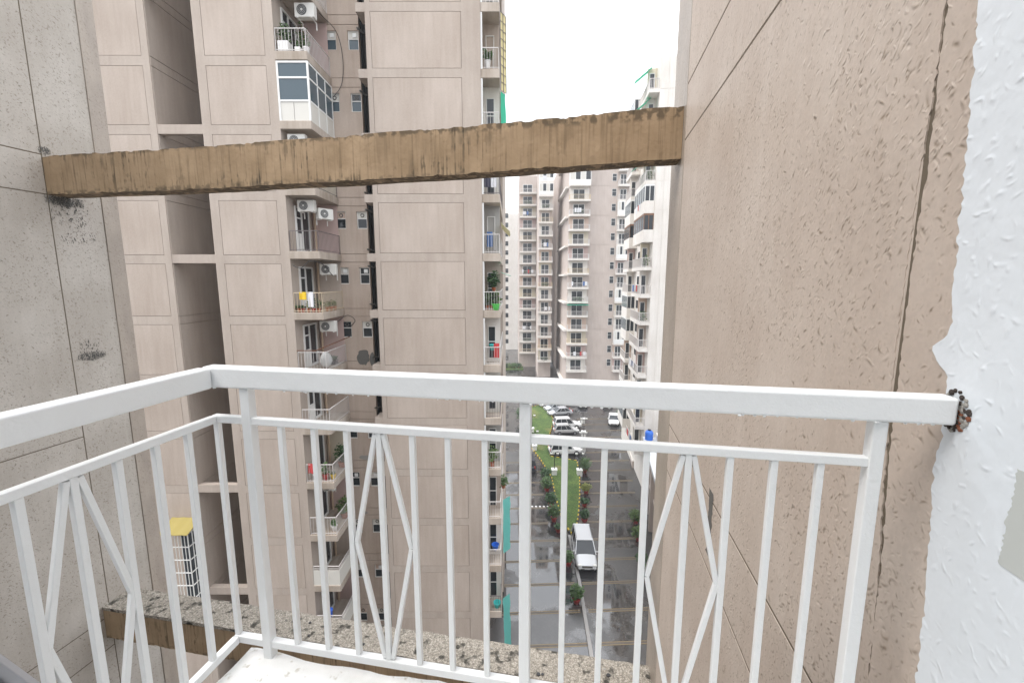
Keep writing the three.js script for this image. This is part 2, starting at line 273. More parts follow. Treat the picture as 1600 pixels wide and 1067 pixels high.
{ // wall behind the camera with the balcony door, and the balcony slab
  const t = thing('rear_wall', 'stucco wall with balcony door at the back of the recess', 'wall', [-2.8, 0, -.5], { yaw: YAW });
  add(t, 'core_wall', bx(AL - .01, AR + .01, 0, RT, -8, -1.5), M.whiteWall);  // unseen wall, set back and kept white to bounce light onto the railing
  add(t, 'door', bx(-.5, .45, EYE - 1.17, EYE + .95, -1.5, -1.45), M.glass);
  const g = new THREE.BoxGeometry(AR - .002 + 1.055, .12, 2.54, 60, 4, 78).translate((AR - .002 - 1.055) / 2, EYE - 1.24, -(1.045 - 1.495) / 2);
  const p = g.attributes.position; for (let i = 0; i < p.count; i++) {
    const x = p.getX(i), y = p.getY(i), z = p.getZ(i), n = fbm(x * .11 + .5, z * .11 + .5, 20, 20, 4, 60), e = fbm(x * .2 + .3, z * .2 + .6, 30, 30, 3, 66) - .5;
    if (y > EYE - 1.2) p.setY(i, y + (n - .5) * .035); if (x < -1.04) p.setX(i, x + e * .05); if (z < -1.03) p.setZ(i, z - e * .05);
  }
  g.computeVertexNormals(); const s = struct('balcony_floor', uvm(g), M.floorWhite); s.rotation.y = -YAW;
}
function concreteBeam(label, yT, sag, tilt, b0, b1, hgt, mat) {
  const t = thing('concrete_beam', label, 'beam', [AL, yT - hgt, (b0 + b1) / 2], { yaw: YAW });
  const g = new THREE.BoxGeometry(AR - AL - .004, hgt, b1 - b0, 420, 10, 6).translate((AR + AL) / 2, yT - hgt / 2, -(b0 + b1) / 2), p = g.attributes.position;
  for (let i = 0; i < p.count; i++) {
    let x = p.getX(i), y = p.getY(i), z = p.getZ(i); const u = (x - AL) / (AR - AL), top = (y - (yT - hgt)) / hgt, fr = (z + b1) / (b1 - b0);
    const ch = clamp((fbm(x * .05 + .4, 0.3 + z * .05, 200, 200, 3, 33) - .55) * 6) * smooth(.86, 1, top) * .011, ch2 = clamp((fbm(x * .05 + .4, .7, 160, 100, 2, 37) - .6) * 6) * smooth(.1, 0, top) * smooth(.6, 1, fr) * .012;
    y += -ch + ch2 + sag * 4 * u * (u - 1) + tilt * u + (fbm(x * .1 + .5, .2, 40, 10, 2, 44) - .5) * .012; if (fr > .98) z -= ch * .5 + (fbm(x * .06 + .5, y * .06, 60, 60, 3, 48) - .5) * .01;
    p.setXYZ(i, x, y, z);
  }
  g.computeVertexNormals(); uvm(g, 0, -yT + hgt); add(t, 'beam_body', g, mat); return t;
}
concreteBeam('brown streaked concrete beam crossing the view at the top', EYE + 1.435, .035, .075, 4.2, 4.43, .44, M.beam);
{
  const yT = EYE - 4.41, t = concreteBeam('lower brown concrete beam with speckled grey top behind the railing foot', yT, 0, .0, 4.12, 4.5, .42, M.beam);
  const g = new THREE.BoxGeometry(AR - AL - .006, .05, .39, 300, 1, 14).translate((AR + AL) / 2, yT + .02, -4.308), p = g.attributes.position;
  for (let i = 0; i < p.count; i++) { const x = p.getX(i), z = p.getZ(i), y = p.getY(i); if (y > yT) p.setY(i, y + (fbm(x * .08 + .5, z * .08 + .5, 60, 60, 3, 29) - .5) * .03); else p.setY(i, y + .008); }
  g.computeVertexNormals(); const m = add(t, 'screed_top', uvm(g), M.screed); m.userData.label = 'pitted grey cement topping with black algae';
  for (let i = 0; i < 26; i++) { const a = rr(AL + .2, AR - .2), b = rr(4.16, 4.46), r = rr(.008, .028), q = new THREE.DodecahedronGeometry(r, 0).scale(1, .5, 1).translate(a, yT + .052, -b); add(t, 'debris', uvm(q), rnd() < .6 ? M.dark : M.concrete); }
}
{ // grime: ragged marks on the left wall near the beam end and in mid wall
  const smear = (b, y, w, h, n) => { const l = []; for (let i = 0; i < n; i++) { const q = rr(-1, 1), r = rr(-1, 1), s = rr(.0015, .0055) * (1.5 - Math.hypot(q, r) * .8); l.push(new THREE.CircleGeometry(s, 6).scale(1, rr(.8, 5), 1).rotateZ(rr(-.4, .4)).rotateY(Math.PI / 2).translate(AL + .0022 + i * 2e-5, y + r * h * (1 - .4 * Math.abs(q)), -(b + q * w))); } const m = add(wingL, 'grime_marks', merge(l), M.stain); m.userData.kind = 'stuff'; };
  smear(4.36, EYE + .95, .2, .07, 520); smear(4.4, EYE + .8, .2, .2, 160); smear(4.42, EYE - .98, .16, .06, 260); smear(4.4, EYE - .9, .12, .16, 90); smear(4.45, EYE + .52, .2, .1, 60); smear(4.23, EYE + 1.5, .06, .05, 90);
}

// ------------------------------------------------------------------ near railing
const RB = 1.035, RA = -1.067;
{
  const t = thing('balcony_railing', 'white painted steel balcony railing with diamond bars in the foreground', 'railing', [0, EYE - 1.18, RB], { yaw: YAW });
  const yH = EYE - .275, yM = EYE - .402, yB = EYE - 1.122, P = (nm, g) => add(t, nm, uvm(g), M.rail);
  P('handrail', bar([RA - .016, yH, RB + .0], [AR - .012, yH, RB], .045, .06));
  P('handrail', bar([RA, yH - .0012, -1.48], [RA, yH - .0012, RB - .0235], .045, .0598));
  P('top_rail', bar([RA - .01, yM, RB], [.626, yM, RB], .022, .022)); P('top_rail', bar([RA, yM, -1.48], [RA, yM, RB - .0115], .0218, .0218));
  P('bottom_rail', bar([RA - .01, yB, RB], [.626, yB, RB], .022, .025)); P('bottom_rail', bar([RA, yB, -1.48], [RA, yB, RB - .0115], .0218, .0246));
  for (const [a, y0] of [[-.958, EYE - 1.19], [-.151, EYE - 1.19], [.634, EYE - 1.19]]) P('post', rbx(a - .0145, a + .0145, y0, yH - .031, RB - .0142, RB + .0142, .003, 1));
  const v = (a, b, nm = 'bar') => P(nm, rbx(a - .0078, a + .0078, yB + .012, yM - .0105, b - .0078, b + .0078, .002, 1));
  v(RA, RB);
  for (const a of [-.857, -.752, -.652, -.555, -.459, -.359, -.258, -.05, .048, .148, .245, .338, .433, .529]) v(a, RB);
  for (let i = 0; i < 26; i++) v(RA, .938 - i * .0888);
  const yD = EYE - .745, y1 = yM - .014, y2 = yB + .015;
  const dia = (f) => { for (const [s, top] of [[-1, 1], [1, 1], [-1, 0], [1, 0]]) { const p = f(s * .012, top ? y1 : y2), q = f(s * .083, yD); P('diagonal_bar', bar(p, q, .0128, .0136)); } };
  dia((o, y) => [-.555 + o, y, RB + .0005]); dia((o, y) => [.245 + o, y, RB + .0005]); dia((o, y) => [RA + .0005, y, .6716 + o]);
  for (let i = 0; i < 46; i++) { const a = rr(RA, AR - .05); P('paint_drip', new THREE.SphereGeometry(rr(.0012, .0028), 6, 5).scale(1.6, 1, 1).translate(a, yH - .0305, -(RB - .018 + rr(-.004, .004)))); }
}
{ // broken plaster where the handrail meets the wall
  const t = thing('broken_plaster', 'crumbled brown plaster hole at the end of the handrail', 'plaster', [AR, EYE - .31, RB], { yaw: YAW });
  for (let i = 0; i < 110; i++) { const r = rr(.003, .008), an = rr(0, 6.3), q = Math.sqrt(rnd()); add(t, 'plaster_crumb', uvm(new THREE.IcosahedronGeometry(r, 0).scale(.5, 1, 1).translate(AR - .006, EYE - .277 + Math.sin(an) * q * .044, -(RB - .004 + Math.cos(an) * q * .034))), [M.rust, M.hole, M.concrete, M.concrete, M.hole][i % 5]); }
}
{ // grey steel section leaning at the lower left edge
  const t = thing('steel_section', 'dark grey metal channel slanting across the bottom left corner', 'metal bar', [-.9, EYE - .9, .38], { yaw: YAW });
  add(t, 'channel', uvm(bar([-1.0, EYE - .60, .445], [-.70, EYE - 1.14, .60], .045, .028)), M.steel);
  add(t, 'channel_lip', uvm(bar([-.985, EYE - .585, .445], [-.685, EYE - 1.125, .60], .012, .036)), M.rim);
}
console.log('near done');

// ------------------------------------------------------------------ small parts shared by the towers
function railing(x0, x1, d0, d1, L, { h = 1.0, sides = 'fr', sp = .15, r = .0065, rail = .026 } = {}) {
  const g = [], seg = (p, q) => { const n = Math.max(1, Math.round(Math.hypot(q[0] - p[0], q[1] - p[1]) / sp)); g.push(bar([p[0], L + h, p[1]], [q[0], L + h, q[1]], rail * 1.6, rail * 1.5), bar([p[0], L + .1, p[1]], [q[0], L + .1, q[1]], rail, rail)); for (let i = 0; i <= n; i++) { const x = lerp(p[0], q[0], i / n), d = lerp(p[1], q[1], i / n), w = i === 0 || i === n ? r * 1.7 : r; g.push(new THREE.BoxGeometry(w * 2, h, w * 2).translate(x, L + h / 2, -d)); } };
  if (sides.includes('f')) seg([x0, d0], [x1, d0]); if (sides.includes('r')) seg([x1, d0 + .03], [x1, d1]); if (sides.includes('l')) seg([x0, d0 + .03], [x0, d1]);
  return merge(g.map(q => uvm(q)));
}
const GL = {}; // window geometry shared: frame + transom
function windowGeo(w, h, split) { const k = `${w},${h},${split}`; if (GL[k]) return GL[k]; const t = .045, g = [bx(-w / 2, w / 2, 0, t, -.03, .04), bx(-w / 2, w / 2, h - t, h, -.03, .04), bx(-w / 2, -w / 2 + t, t, h - t, -.03, .04), bx(w / 2 - t, w / 2, t, h - t, -.03, .04), bx(-w / 2 + t, w / 2 - t, split - t / 2, split + t / 2, -.028, .038)];
  return GL[k] = { frame: merge(g), low: bx(-w / 2 + t, w / 2 - t, t, split - t / 2, .01, .02), up: bx(-w / 2 + t, w / 2 - t, split + t / 2, h - t, .008, .02) }; }
function acUnit(label, pos, yaw = 0, s = 1, dark = false) {
  const t = thing('air_conditioner', label, 'air conditioner', pos, { group: 'air conditioner units on the towers' }), [x, y, d] = pos; t.rotation.y = yaw;
  add(t, 'case', rbx(x - .42 * s, x + .42 * s, y, y + .56 * s, d, d + .3 * s, .03), M.ac);
  add(t, 'fan_grille', new THREE.CylinderGeometry(.21 * s, .21 * s, .02, 24).rotateX(Math.PI / 2).translate(x - .1 * s, y + .28 * s, -d + .012), dark ? M.dark : M.acDark);
  const rg = []; for (let k = 1; k < 4; k++) rg.push(new THREE.TorusGeometry(.055 * s * k, .006, 4, 20).translate(x - .1 * s, y + .28 * s, -d + .026)); add(t, 'guard_rings', merge(rg), M.ac);
  add(t, 'fan_hub', new THREE.CylinderGeometry(.04 * s, .04 * s, .03, 12).rotateX(Math.PI / 2).translate(x - .1 * s, y + .28 * s, -d + .02), M.ac);
  for (const q of [-.3, .3]) add(t, 'bracket', merge([bx(x + q * s - .02, x + q * s + .02, y - .04, y, d - .02, d + .5 * s), bx(x + q * s - .02, x + q * s + .02, y - .3 * s, y - .04, d + .46 * s, d + .5 * s)].map(g => g)), M.frame);
  return t;
}
function leafGeo(n, rx, ry, rz, size, up = .3, droop = 0) {
  const pos = [], nor = []; const v = new THREE.Vector3(), q = new THREE.Quaternion(), e = new THREE.Euler();
  for (let i = 0; i < n; i++) {
    let a; do { a = [rr(-1, 1), rr(-1, 1), rr(-1, 1)]; } while (a[0] ** 2 + a[1] ** 2 + a[2] ** 2 > 1);
    const lump = .75 + .5 * vn(a[0] * 2 + 9, a[1] * 2 + a[2] * 2.3 + 9, 32, 32, 5), s = size * rr(.6, 1.35); e.set(rr(-.9, .9) - droop, rr(0, 6.28), rr(-.6, .6)); q.setFromEuler(e);
    const P = [[0, 0, 0], [.28, .04, .45], [0, .02, 1], [-.28, .04, .45]].map(c => v.set(c[0] * s, c[1] * s, c[2] * s).applyQuaternion(q).add(new THREE.Vector3(a[0] * rx * lump, a[1] * ry * lump + ry * up, a[2] * rz * lump)).toArray());
    for (const k of [0, 2, 1, 0, 3, 2]) pos.push(...P[k]);
  }
  const g = new THREE.BufferGeometry(); g.setAttribute('position', new THREE.Float32BufferAttribute(pos, 3)); g.computeVertexNormals(); g.setAttribute('uv', new THREE.Float32BufferAttribute(new Float32Array(pos.length / 3 * 2), 2)); return g;
}
function potted(label, pos, { pot = .22, ph = .32, h = .7, r = .35, n = 160, leaf = .16, mat = 0, potMat = M.terracotta, group, cat = 'potted plant', square = false } = {}) {
  const t = thing('potted_plant', label, cat, pos, { group }), [x, y, d] = pos;
  const g = square ? rbx(x - pot, x + pot, y, y + ph, d - pot, d + pot, .02) : new THREE.LatheGeometry([[0, 0], [pot * .68, 0], [pot * .96, ph * .86], [pot * 1.08, ph * .87], [pot * 1.08, ph], [pot * .92, ph], [pot * .88, ph * .9], [0, ph * .9]].map(q => new THREE.Vector2(...q)), 16).translate(x, y, -d);
  add(t, 'pot', g, potMat);
  const st = []; for (let i = 0; i < 5; i++) { const a = rr(0, 6.28), q = rr(.3, .8) * r; st.push(rod([x, y + ph * .85, d], [x + Math.cos(a) * q, y + ph + h * rr(.5, .9), d + Math.sin(a) * q], .012, 5, .005)); } add(t, 'stems', merge(st), M.leaf[1]);
  add(t, 'foliage', leafGeo(n, r, h / 2, r, leaf, 1.0).translate(x, y + ph * .9, -d), M.leaf[mat]); return t;
}
function laundry(label, pos, w, h, mat, group) {
  const t = thing('laundry', label, 'laundry', pos, { group }), [x, y, d] = pos, g = new THREE.PlaneGeometry(w, h, 14, 8), p = g.attributes.position;
  for (let i = 0; i < p.count; i++) p.setZ(i, Math.sin(p.getX(i) * 21 + p.getY(i)) * .03 * (1 - p.getY(i) / h)); g.computeVertexNormals(); g.translate(x, y - h / 2, -d); mat.side = THREE.DoubleSide; add(t, 'cloth', g, mat); return t;
}

// ------------------------------------------------------------------ the tower opposite
const Lk = k => 1.3 + FL * k, NF = 17, TOP = Lk(NF) - .3;
{
  const T = thing('apartment_tower', 'tall beige apartment tower with grooved panels opposite the balcony', 'building', [-9, 0, 30]);
  const block = (x0, x1, d0, d1, off, pl, pr, mats) => {
    add(T, 'block_wall', bx(x0 + .001, x1 - .001, 0, TOP, d0 + .04, d1), mats[0]);
    const fr = []; const gv = [0, 1, 2].map(v => uvm(new RoundedBoxGeometry(pr - pl - .034, FL - .42 - .034, .036, 1, .006), v * 2.3, v * 1.7));
    for (let k = 0; k <= NF; k++) {
      const yb = Lk(k) - .35 + off, yt = yb + .42, yn = yb + FL; if (k === NF) { fr.push(bx(x0, x1, yb, TOP + .4, d0, d0 + .041)); continue; }
      fr.push(bx(x0, x1, yb, yt, d0, d0 + .041), bx(x0, pl, yt, yn, d0, d0 + .041), bx(pr, x1, yt, yn, d0, d0 + .041));
      addAt(T, 'wall_panel', gv[k % 3], mats[1], [(pl + pr) / 2, (yt + yn) / 2, d0 + .02]);
    }
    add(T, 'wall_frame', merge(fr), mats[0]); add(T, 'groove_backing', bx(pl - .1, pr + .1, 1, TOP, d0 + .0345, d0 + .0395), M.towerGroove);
  };
  block(-26, -16.72, 21.3, 40, -.18, -25.5, -17.05, [M.facade, M.facadeB]);
  block(-14.57, -10.9, 21.3, 40, -.18, -14.15, -11.35, [M.facade, M.facadeB]);
  block(-7.2, -1.56, 22.9, 42, 0, -6.95, -2.5, [M.facade, M.facadeB]);
  add(T, 'recess_back_wall', bx(-16.8, -14.5, 0, TOP, 34, 35), M.facade);
  for (let k = 0; k <= NF; k += 2) add(T, 'tie_beam', bx(-16.72, -14.57, Lk(k) - .5, Lk(k) - .08, 21.32, 21.62), M.facade);
  for (let k = 0; k < NF; k++) { add(T, 'side_floor_band', bx(-16.72, -16.68, Lk(k) - .51, Lk(k) - .13, 21.34, 34), M.facade); add(T, 'side_wall_panel', bx(-16.72, -16.68, Lk(k) - .1, Lk(k) + FL - .54, 21.34, 34), M.facade); }
  // wall with the small windows: real openings
  const W1 = -9.36, W2 = -8.2, ww = .56, wh = .92, V2 = l => l.map(p => new THREE.Vector2(...p));
  for (let k = 0; k < NF; k++) { const L = Lk(k), sh = new THREE.Shape(V2([[-10.9, L + .115], [-7.9, L + .115], [-7.9, L + FL - .365], [-10.9, L + FL - .365]])); for (const w of [W1, W2]) { const y = L + 1.45; sh.holes.push(new THREE.Path([[w - ww / 2, y], [w - ww / 2, y + wh], [w + ww / 2, y + wh], [w + ww / 2, y]].map(p => new THREE.Vector2(...p)))); }
    add(T, 'window_wall', uvm(new THREE.ExtrudeGeometry(sh, { depth: .22, bevelEnabled: false }).translate(0, 0, -24.22)), M.facadeDirty); add(T, 'floor_band', bx(-10.9, -7.9, L - .335, L + .085, 24.0, 24.22), M.facadeDirty); add(T, 'joint_backing', bx(-10.9, -7.9, L - .4, L + .14, 24.05, 24.2), M.facadeDirty); }
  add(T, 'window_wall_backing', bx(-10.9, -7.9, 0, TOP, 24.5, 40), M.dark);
  add(T, 'shaft_back_wall', bx(-7.9, -7.2, 0, TOP, 27, 40), M.facadeDirty);
  const wg = windowGeo(ww, wh, .54);
  for (let k = 0; k < NF; k++) for (const [i, w] of [[0, W1], [1, W2]]) {
    const f = addAt(T, 'window', wg.frame, M.frame, [w, Lk(k) + 1.45, 24.1]);
    const p = new THREE.Mesh(wg.low, k > 8 ? M.blueGlass : M.glass); p.name = 'pane'; f.add(p);
    const u = new THREE.Mesh(wg.up, (k * 3 + i) % 4 === 0 ? M.peach : (k * 5 + i) % 3 ? M.offwhite : M.glass); u.name = 'vent_panel'; f.add(u);
    const fan = new THREE.Mesh(k % 2 ? new THREE.BoxGeometry(.2, .2, .1).translate(.06, .72, 0) : new THREE.TorusGeometry(.085, .025, 6, 16).translate(0, .72, .0), k % 2 ? M.white : M.stain); fan.name = 'exhaust_fan'; f.add(fan);
  }
  for (let k = 0; k <= NF; k++) { add(T, 'ledge', bx(-7.66, -7.2, Lk(k) - .345, Lk(k) + .065, 22.95, 24.0), M.facade); }
  for (const [x, d, r] of [[-7.72, 24.5, .06], [-7.5, 24.9, .07], [-7.35, 24.4, .05]]) add(T, 'drain_pipe', rod([x, 0, d], [x, TOP, d], r), M.pipeDark);
  for (let k = 1; k < NF; k++) { add(T, 'pipe_branch', rod([-7.95, Lk(k) - .55, 23.9], [-7.5, Lk(k) - .7, 24.7], .05), M.stain); add(T, 'pipe_branch', rod([-7.95, Lk(k) + .35, 23.9], [-7.6, Lk(k) + .25, 24.5], .045), M.stain); }
  add(T, 'drain_pipe', rod([-10.72, 0, 23.86], [-10.72, TOP, 23.86], .055, 10), M.pipe);
  // corner balconies between the panel blocks
  for (let k = 1; k < NF; k++) {
    const L = Lk(k), x1 = -9.42, cl = k === 10, low = k <= 2;
    const s = add(T, 'balcony', rbx(-10.898, x1, L - .3, L + .07, 21.26, 23.998, .02), M.slab);
    const part = (nm, g, m) => { const q = add(T, nm, g, m); return q; };
    // painted inner wall, door and side window on the wall of the block
    part('balcony_back_wall', bx(-10.89, x1 - .1, L + .07, L + 2.69, 23.97, 23.999), [M.facadeDirty, M.pink, M.facadeB, M.pink, M.cream][k % 5]);
    const df = [bx(-10.9, -10.83, L + .07, L + 2.35, 22.05, 22.13), bx(-10.9, -10.83, L + .07, L + 2.35, 22.62, 22.72), bx(-10.9, -10.83, L + .07, L + 2.35, 23.42, 23.52), bx(-10.9, -10.832, L + 2.27, L + 2.37, 22.13, 23.42), bx(-10.9, -10.834, L + .07, L + .2, 22.72, 23.42), bx(-10.9, -10.834, L + .95, L + 1.03, 22.13, 22.62), bx(-10.9, -10.834, L + 1.75, L + 1.82, 22.13, 22.62)];
    const door = part('balcony_door', merge(df), M.white);
    for (const [d0, d1, y0, y1] of [[22.72, 23.42, .2, 2.27], [22.13, 22.62, 1.03, 1.75], [22.13, 22.62, 1.82, 2.27]]) { const q = add(door, 'pane', bx(-10.895, -10.875, L + y0, L + y1, d0, d1), M.glass); }
    add(door, 'lower_panel', bx(-10.895, -10.86, L + .07, L + .95, 22.13, 22.62), M.white);
    const rm = [M.railW, M.railDark, M.railCream, M.railW][[0, 0, 0, 0, 0, 0, 0, 2, 1, 1, 0, 0][k] ?? 0];
    if (cl) {                                            // glazed balcony
      const fr = [], X0 = -10.88, X1 = x1 - .03, D = 21.3, E = 23.97, y0 = L + .07, h1 = L + .95, h2 = L + 1.95, h3 = L + 2.62;
      for (const y of [h1, h2, h3]) { fr.push(bx(X0, X1 + .04, y - .04, y + .04, D - .03, D + .04), bx(X1 - .03, X1 + .035, y - .038, y + .038, D + .04, E)); }
      for (const x of [X0 + .03, X1]) fr.push(bx(x - .04, x + .041, y0, h3, D - .031, D + .041)); for (const d of [22.2, 23.1, E - .04]) fr.push(bx(X1 - .03, X1 + .036, y0, h3, d - .035, d + .035));
      const f = part('glazing_frame', merge(fr), M.white);
      for (const [a, b] of [[h1 + .04, h2 - .04], [h2 + .04, h3 - .04]]) { add(f, 'pane', bx(X0 + .07, X1 - .04, a, b, D, D + .012), M.blueGlass); for (const [p, q] of [[D + .04, 22.165], [22.235, 23.065], [23.135, E - .075]]) add(f, 'pane', bx(X1, X1 + .012, a, b, p, q), M.blueGlass); }
      add(f, 'infill_panel', bx(X0 + .07, -10.2, y0, h1 - .04, D, D + .02), M.offwhite); add(f, 'infill_panel', bx(-10.18, X1 - .04, y0, h1 - .04, D, D + .02), M.offwhite); add(f, 'infill_panel', bx(X1, X1 + .02, y0, h1 - .04, D + .04, E - .08), M.offwhite);
    } else if (low) {
      const f = part('parapet_panel', bx(-10.88, x1 - .02, L + .07, L + .95, 21.3, 21.34), M.offwhite); add(f, 'parapet_panel', bx(x1 - .06, x1 - .02, L + .07, L + .95, 21.34, 23.97), M.offwhite); add(f, 'top_rail', railing(-10.86, x1 - .04, 21.32, 23.95, L + .95, { h: .25, sp: 3 }), M.railW);
    } else add(s, 'railing', railing(-10.86, x1 - .05, 21.33, 23.95, L + .05, { h: 1.0 }), rm);
  }
  // stack of end balconies on the right flank
  for (let k = 1; k <= NF; k++) {
    const L = Lk(k), X0 = -1.56, X1 = -.62;
    const s = add(T, 'balcony', rbx(X0 + .001, X1, L - .35, L + .07, 22.93, 30, .02), M.slab); if (k === NF) continue;
    add(T, 'balcony_partition', bx(X0, X1 - .04, L + .07, L + 2.649, 24.0, 24.15), [M.greyWall, M.offwhite, M.farwhite, M.facadeB][k % 4]);
    add(s, 'railing', railing(X0 + .04, X1 - .05, 22.98, 29.9, L + .05, { h: 1.0, sp: .14 }), k % 4 === 1 ? M.railDark : M.railW);
    add(T, 'corner_post', bx(X0 + .005, X0 + .09, L + .07, L + 2.645, 22.95, 23.05), M.white);
    const dw = add(T, 'partition_window', merge([bx(X0 + .2, X0 + .24, L + .3, L + 2.1, 23.94, 24.0), bx(X0 + .6, X0 + .64, L + .3, L + 2.1, 23.94, 24.0), bx(X0 + .24, X0 + .6, L + 2.06, L + 2.1, 23.94, 24.0), bx(X0 + .24, X0 + .6, L + 1.2, L + 1.25, 23.94, 24.0)]), M.frame); if (k % 3 !== 2 || k < 6) add(dw, 'pane', bx(X0 + .24, X0 + .6, L + .3, L + 2.06, 23.97, 23.99), M.glass);
  }
  add(T, 'flank_wall', bx(-1.56, -.63, 0, TOP, 30, 42), M.facade);
  // patches of fallen plaster on the window wall
  const patch = (x, y, w, h, n, mt = M.stain) => { const p = []; for (let i = 0; i < n; i++) { const a = i / n * 6.283, r = .7 + .45 * vn(i * .9, y, 64, 64, 3); p.push(new THREE.Vector2(x + Math.cos(a) * w * r, y + Math.sin(a) * h * r)); } return add(T, 'bare_plaster_patch', new THREE.ShapeGeometry(new THREE.Shape(p)).translate(0, 0, -23.99), mt); };
  patch(-8.5, 19.6, .36, .5, 26); patch(-8.0, 19.5, .16, .4, 18); patch(-8.6, 13.6, .5, .16, 26, M.concrete);
  patch(-9.0, 10.1, .3, .12, 20, M.concrete);
  add(T, 'parapet', merge([bx(-26, -16.7, TOP, TOP + 1, 21.5, 21.7), bx(-14.6, -10.9, TOP, TOP + 1, 21.5, 21.7), bx(-7.2, -1.5, TOP + .4, TOP + 1, 22.9, 23.1)]), M.facade);
}
{ // yellow canopy over a window cage low on the left block
  const t = thing('window_cage', 'window grille under a yellow sheet canopy left of the dark recess', 'window cage', [-17.4, 6.3, 21]);
  const g = new THREE.BoxGeometry(1.5, .04, 1.1, 12, 1, 4), p = g.attributes.position; for (let i = 0; i < p.count; i++) p.setY(i, p.getY(i) + Math.sin(p.getX(i) * 40) * .015); g.computeVertexNormals(); g.rotateX(.35).translate(-17.45, 11.2, -20.75); add(t, 'canopy', g, net(.46, .37, .1));
  const l = []; for (let i = 0; i <= 6; i++) l.push(rod([-18.0 + i * .17, 6.4, 20.6], [-18.0 + i * .17, 10.9, 20.6], .018, 5)); for (let i = 0; i <= 6; i++) l.push(bx(-18.02, -16.96, 6.4 + i * .74, 6.44 + i * .74, 20.58, 20.62), bx(-16.98, -16.94, 6.4 + i * .74, 6.44 + i * .74, 20.62, 21.3)); for (let i = 0; i < 3; i++) l.push(rod([-16.96, 6.4, 20.6 + i * .3], [-16.96, 10.9, 20.6 + i * .3], .022, 5));
  add(t, 'grille', merge(l), M.white); const w = add(t, 'window', bx(-17.9, -17.05, 6.6, 10.6, 21.27, 21.298), M.glass);
}
// things on the balconies of the tower opposite
acUnit('boxy air conditioner on the top open balcony with white planters', [-9.75, Lk(11) + 1.9, 22.0], 0, 1.1, true);
acUnit('air conditioner just below the glazed balcony, half behind the concrete beam', [-10.3, Lk(9) + 2.0, 21.5], 0, 1);
acUnit('left one of two air conditioners above the dark balustered balcony', [-10.25, Lk(8) + 2.05, 21.9], 0, 1);
acUnit('right one of two air conditioners above the dark balustered balcony', [-9.5, Lk(8) + 1.75, 22.5], .9, .95);
acUnit('air conditioner with black fan above the cream railing with flower pots', [-9.65, Lk(7) + 1.95, 22.6], 0, 1, true);
acUnit('air conditioner above the balcony with the broken railing', [-9.75, Lk(6) + 1.98, 22.4], 0, 1);
acUnit('air conditioner on the balcony behind the top of the left diamond bars', [-10.35, Lk(3) + 1.9, 22.6], 0, .8);
acUnit('lowest air conditioner on the corner balconies, above the blue bucket', [-10.3, Lk(1) + 1.8, 22.6], 0, .8);
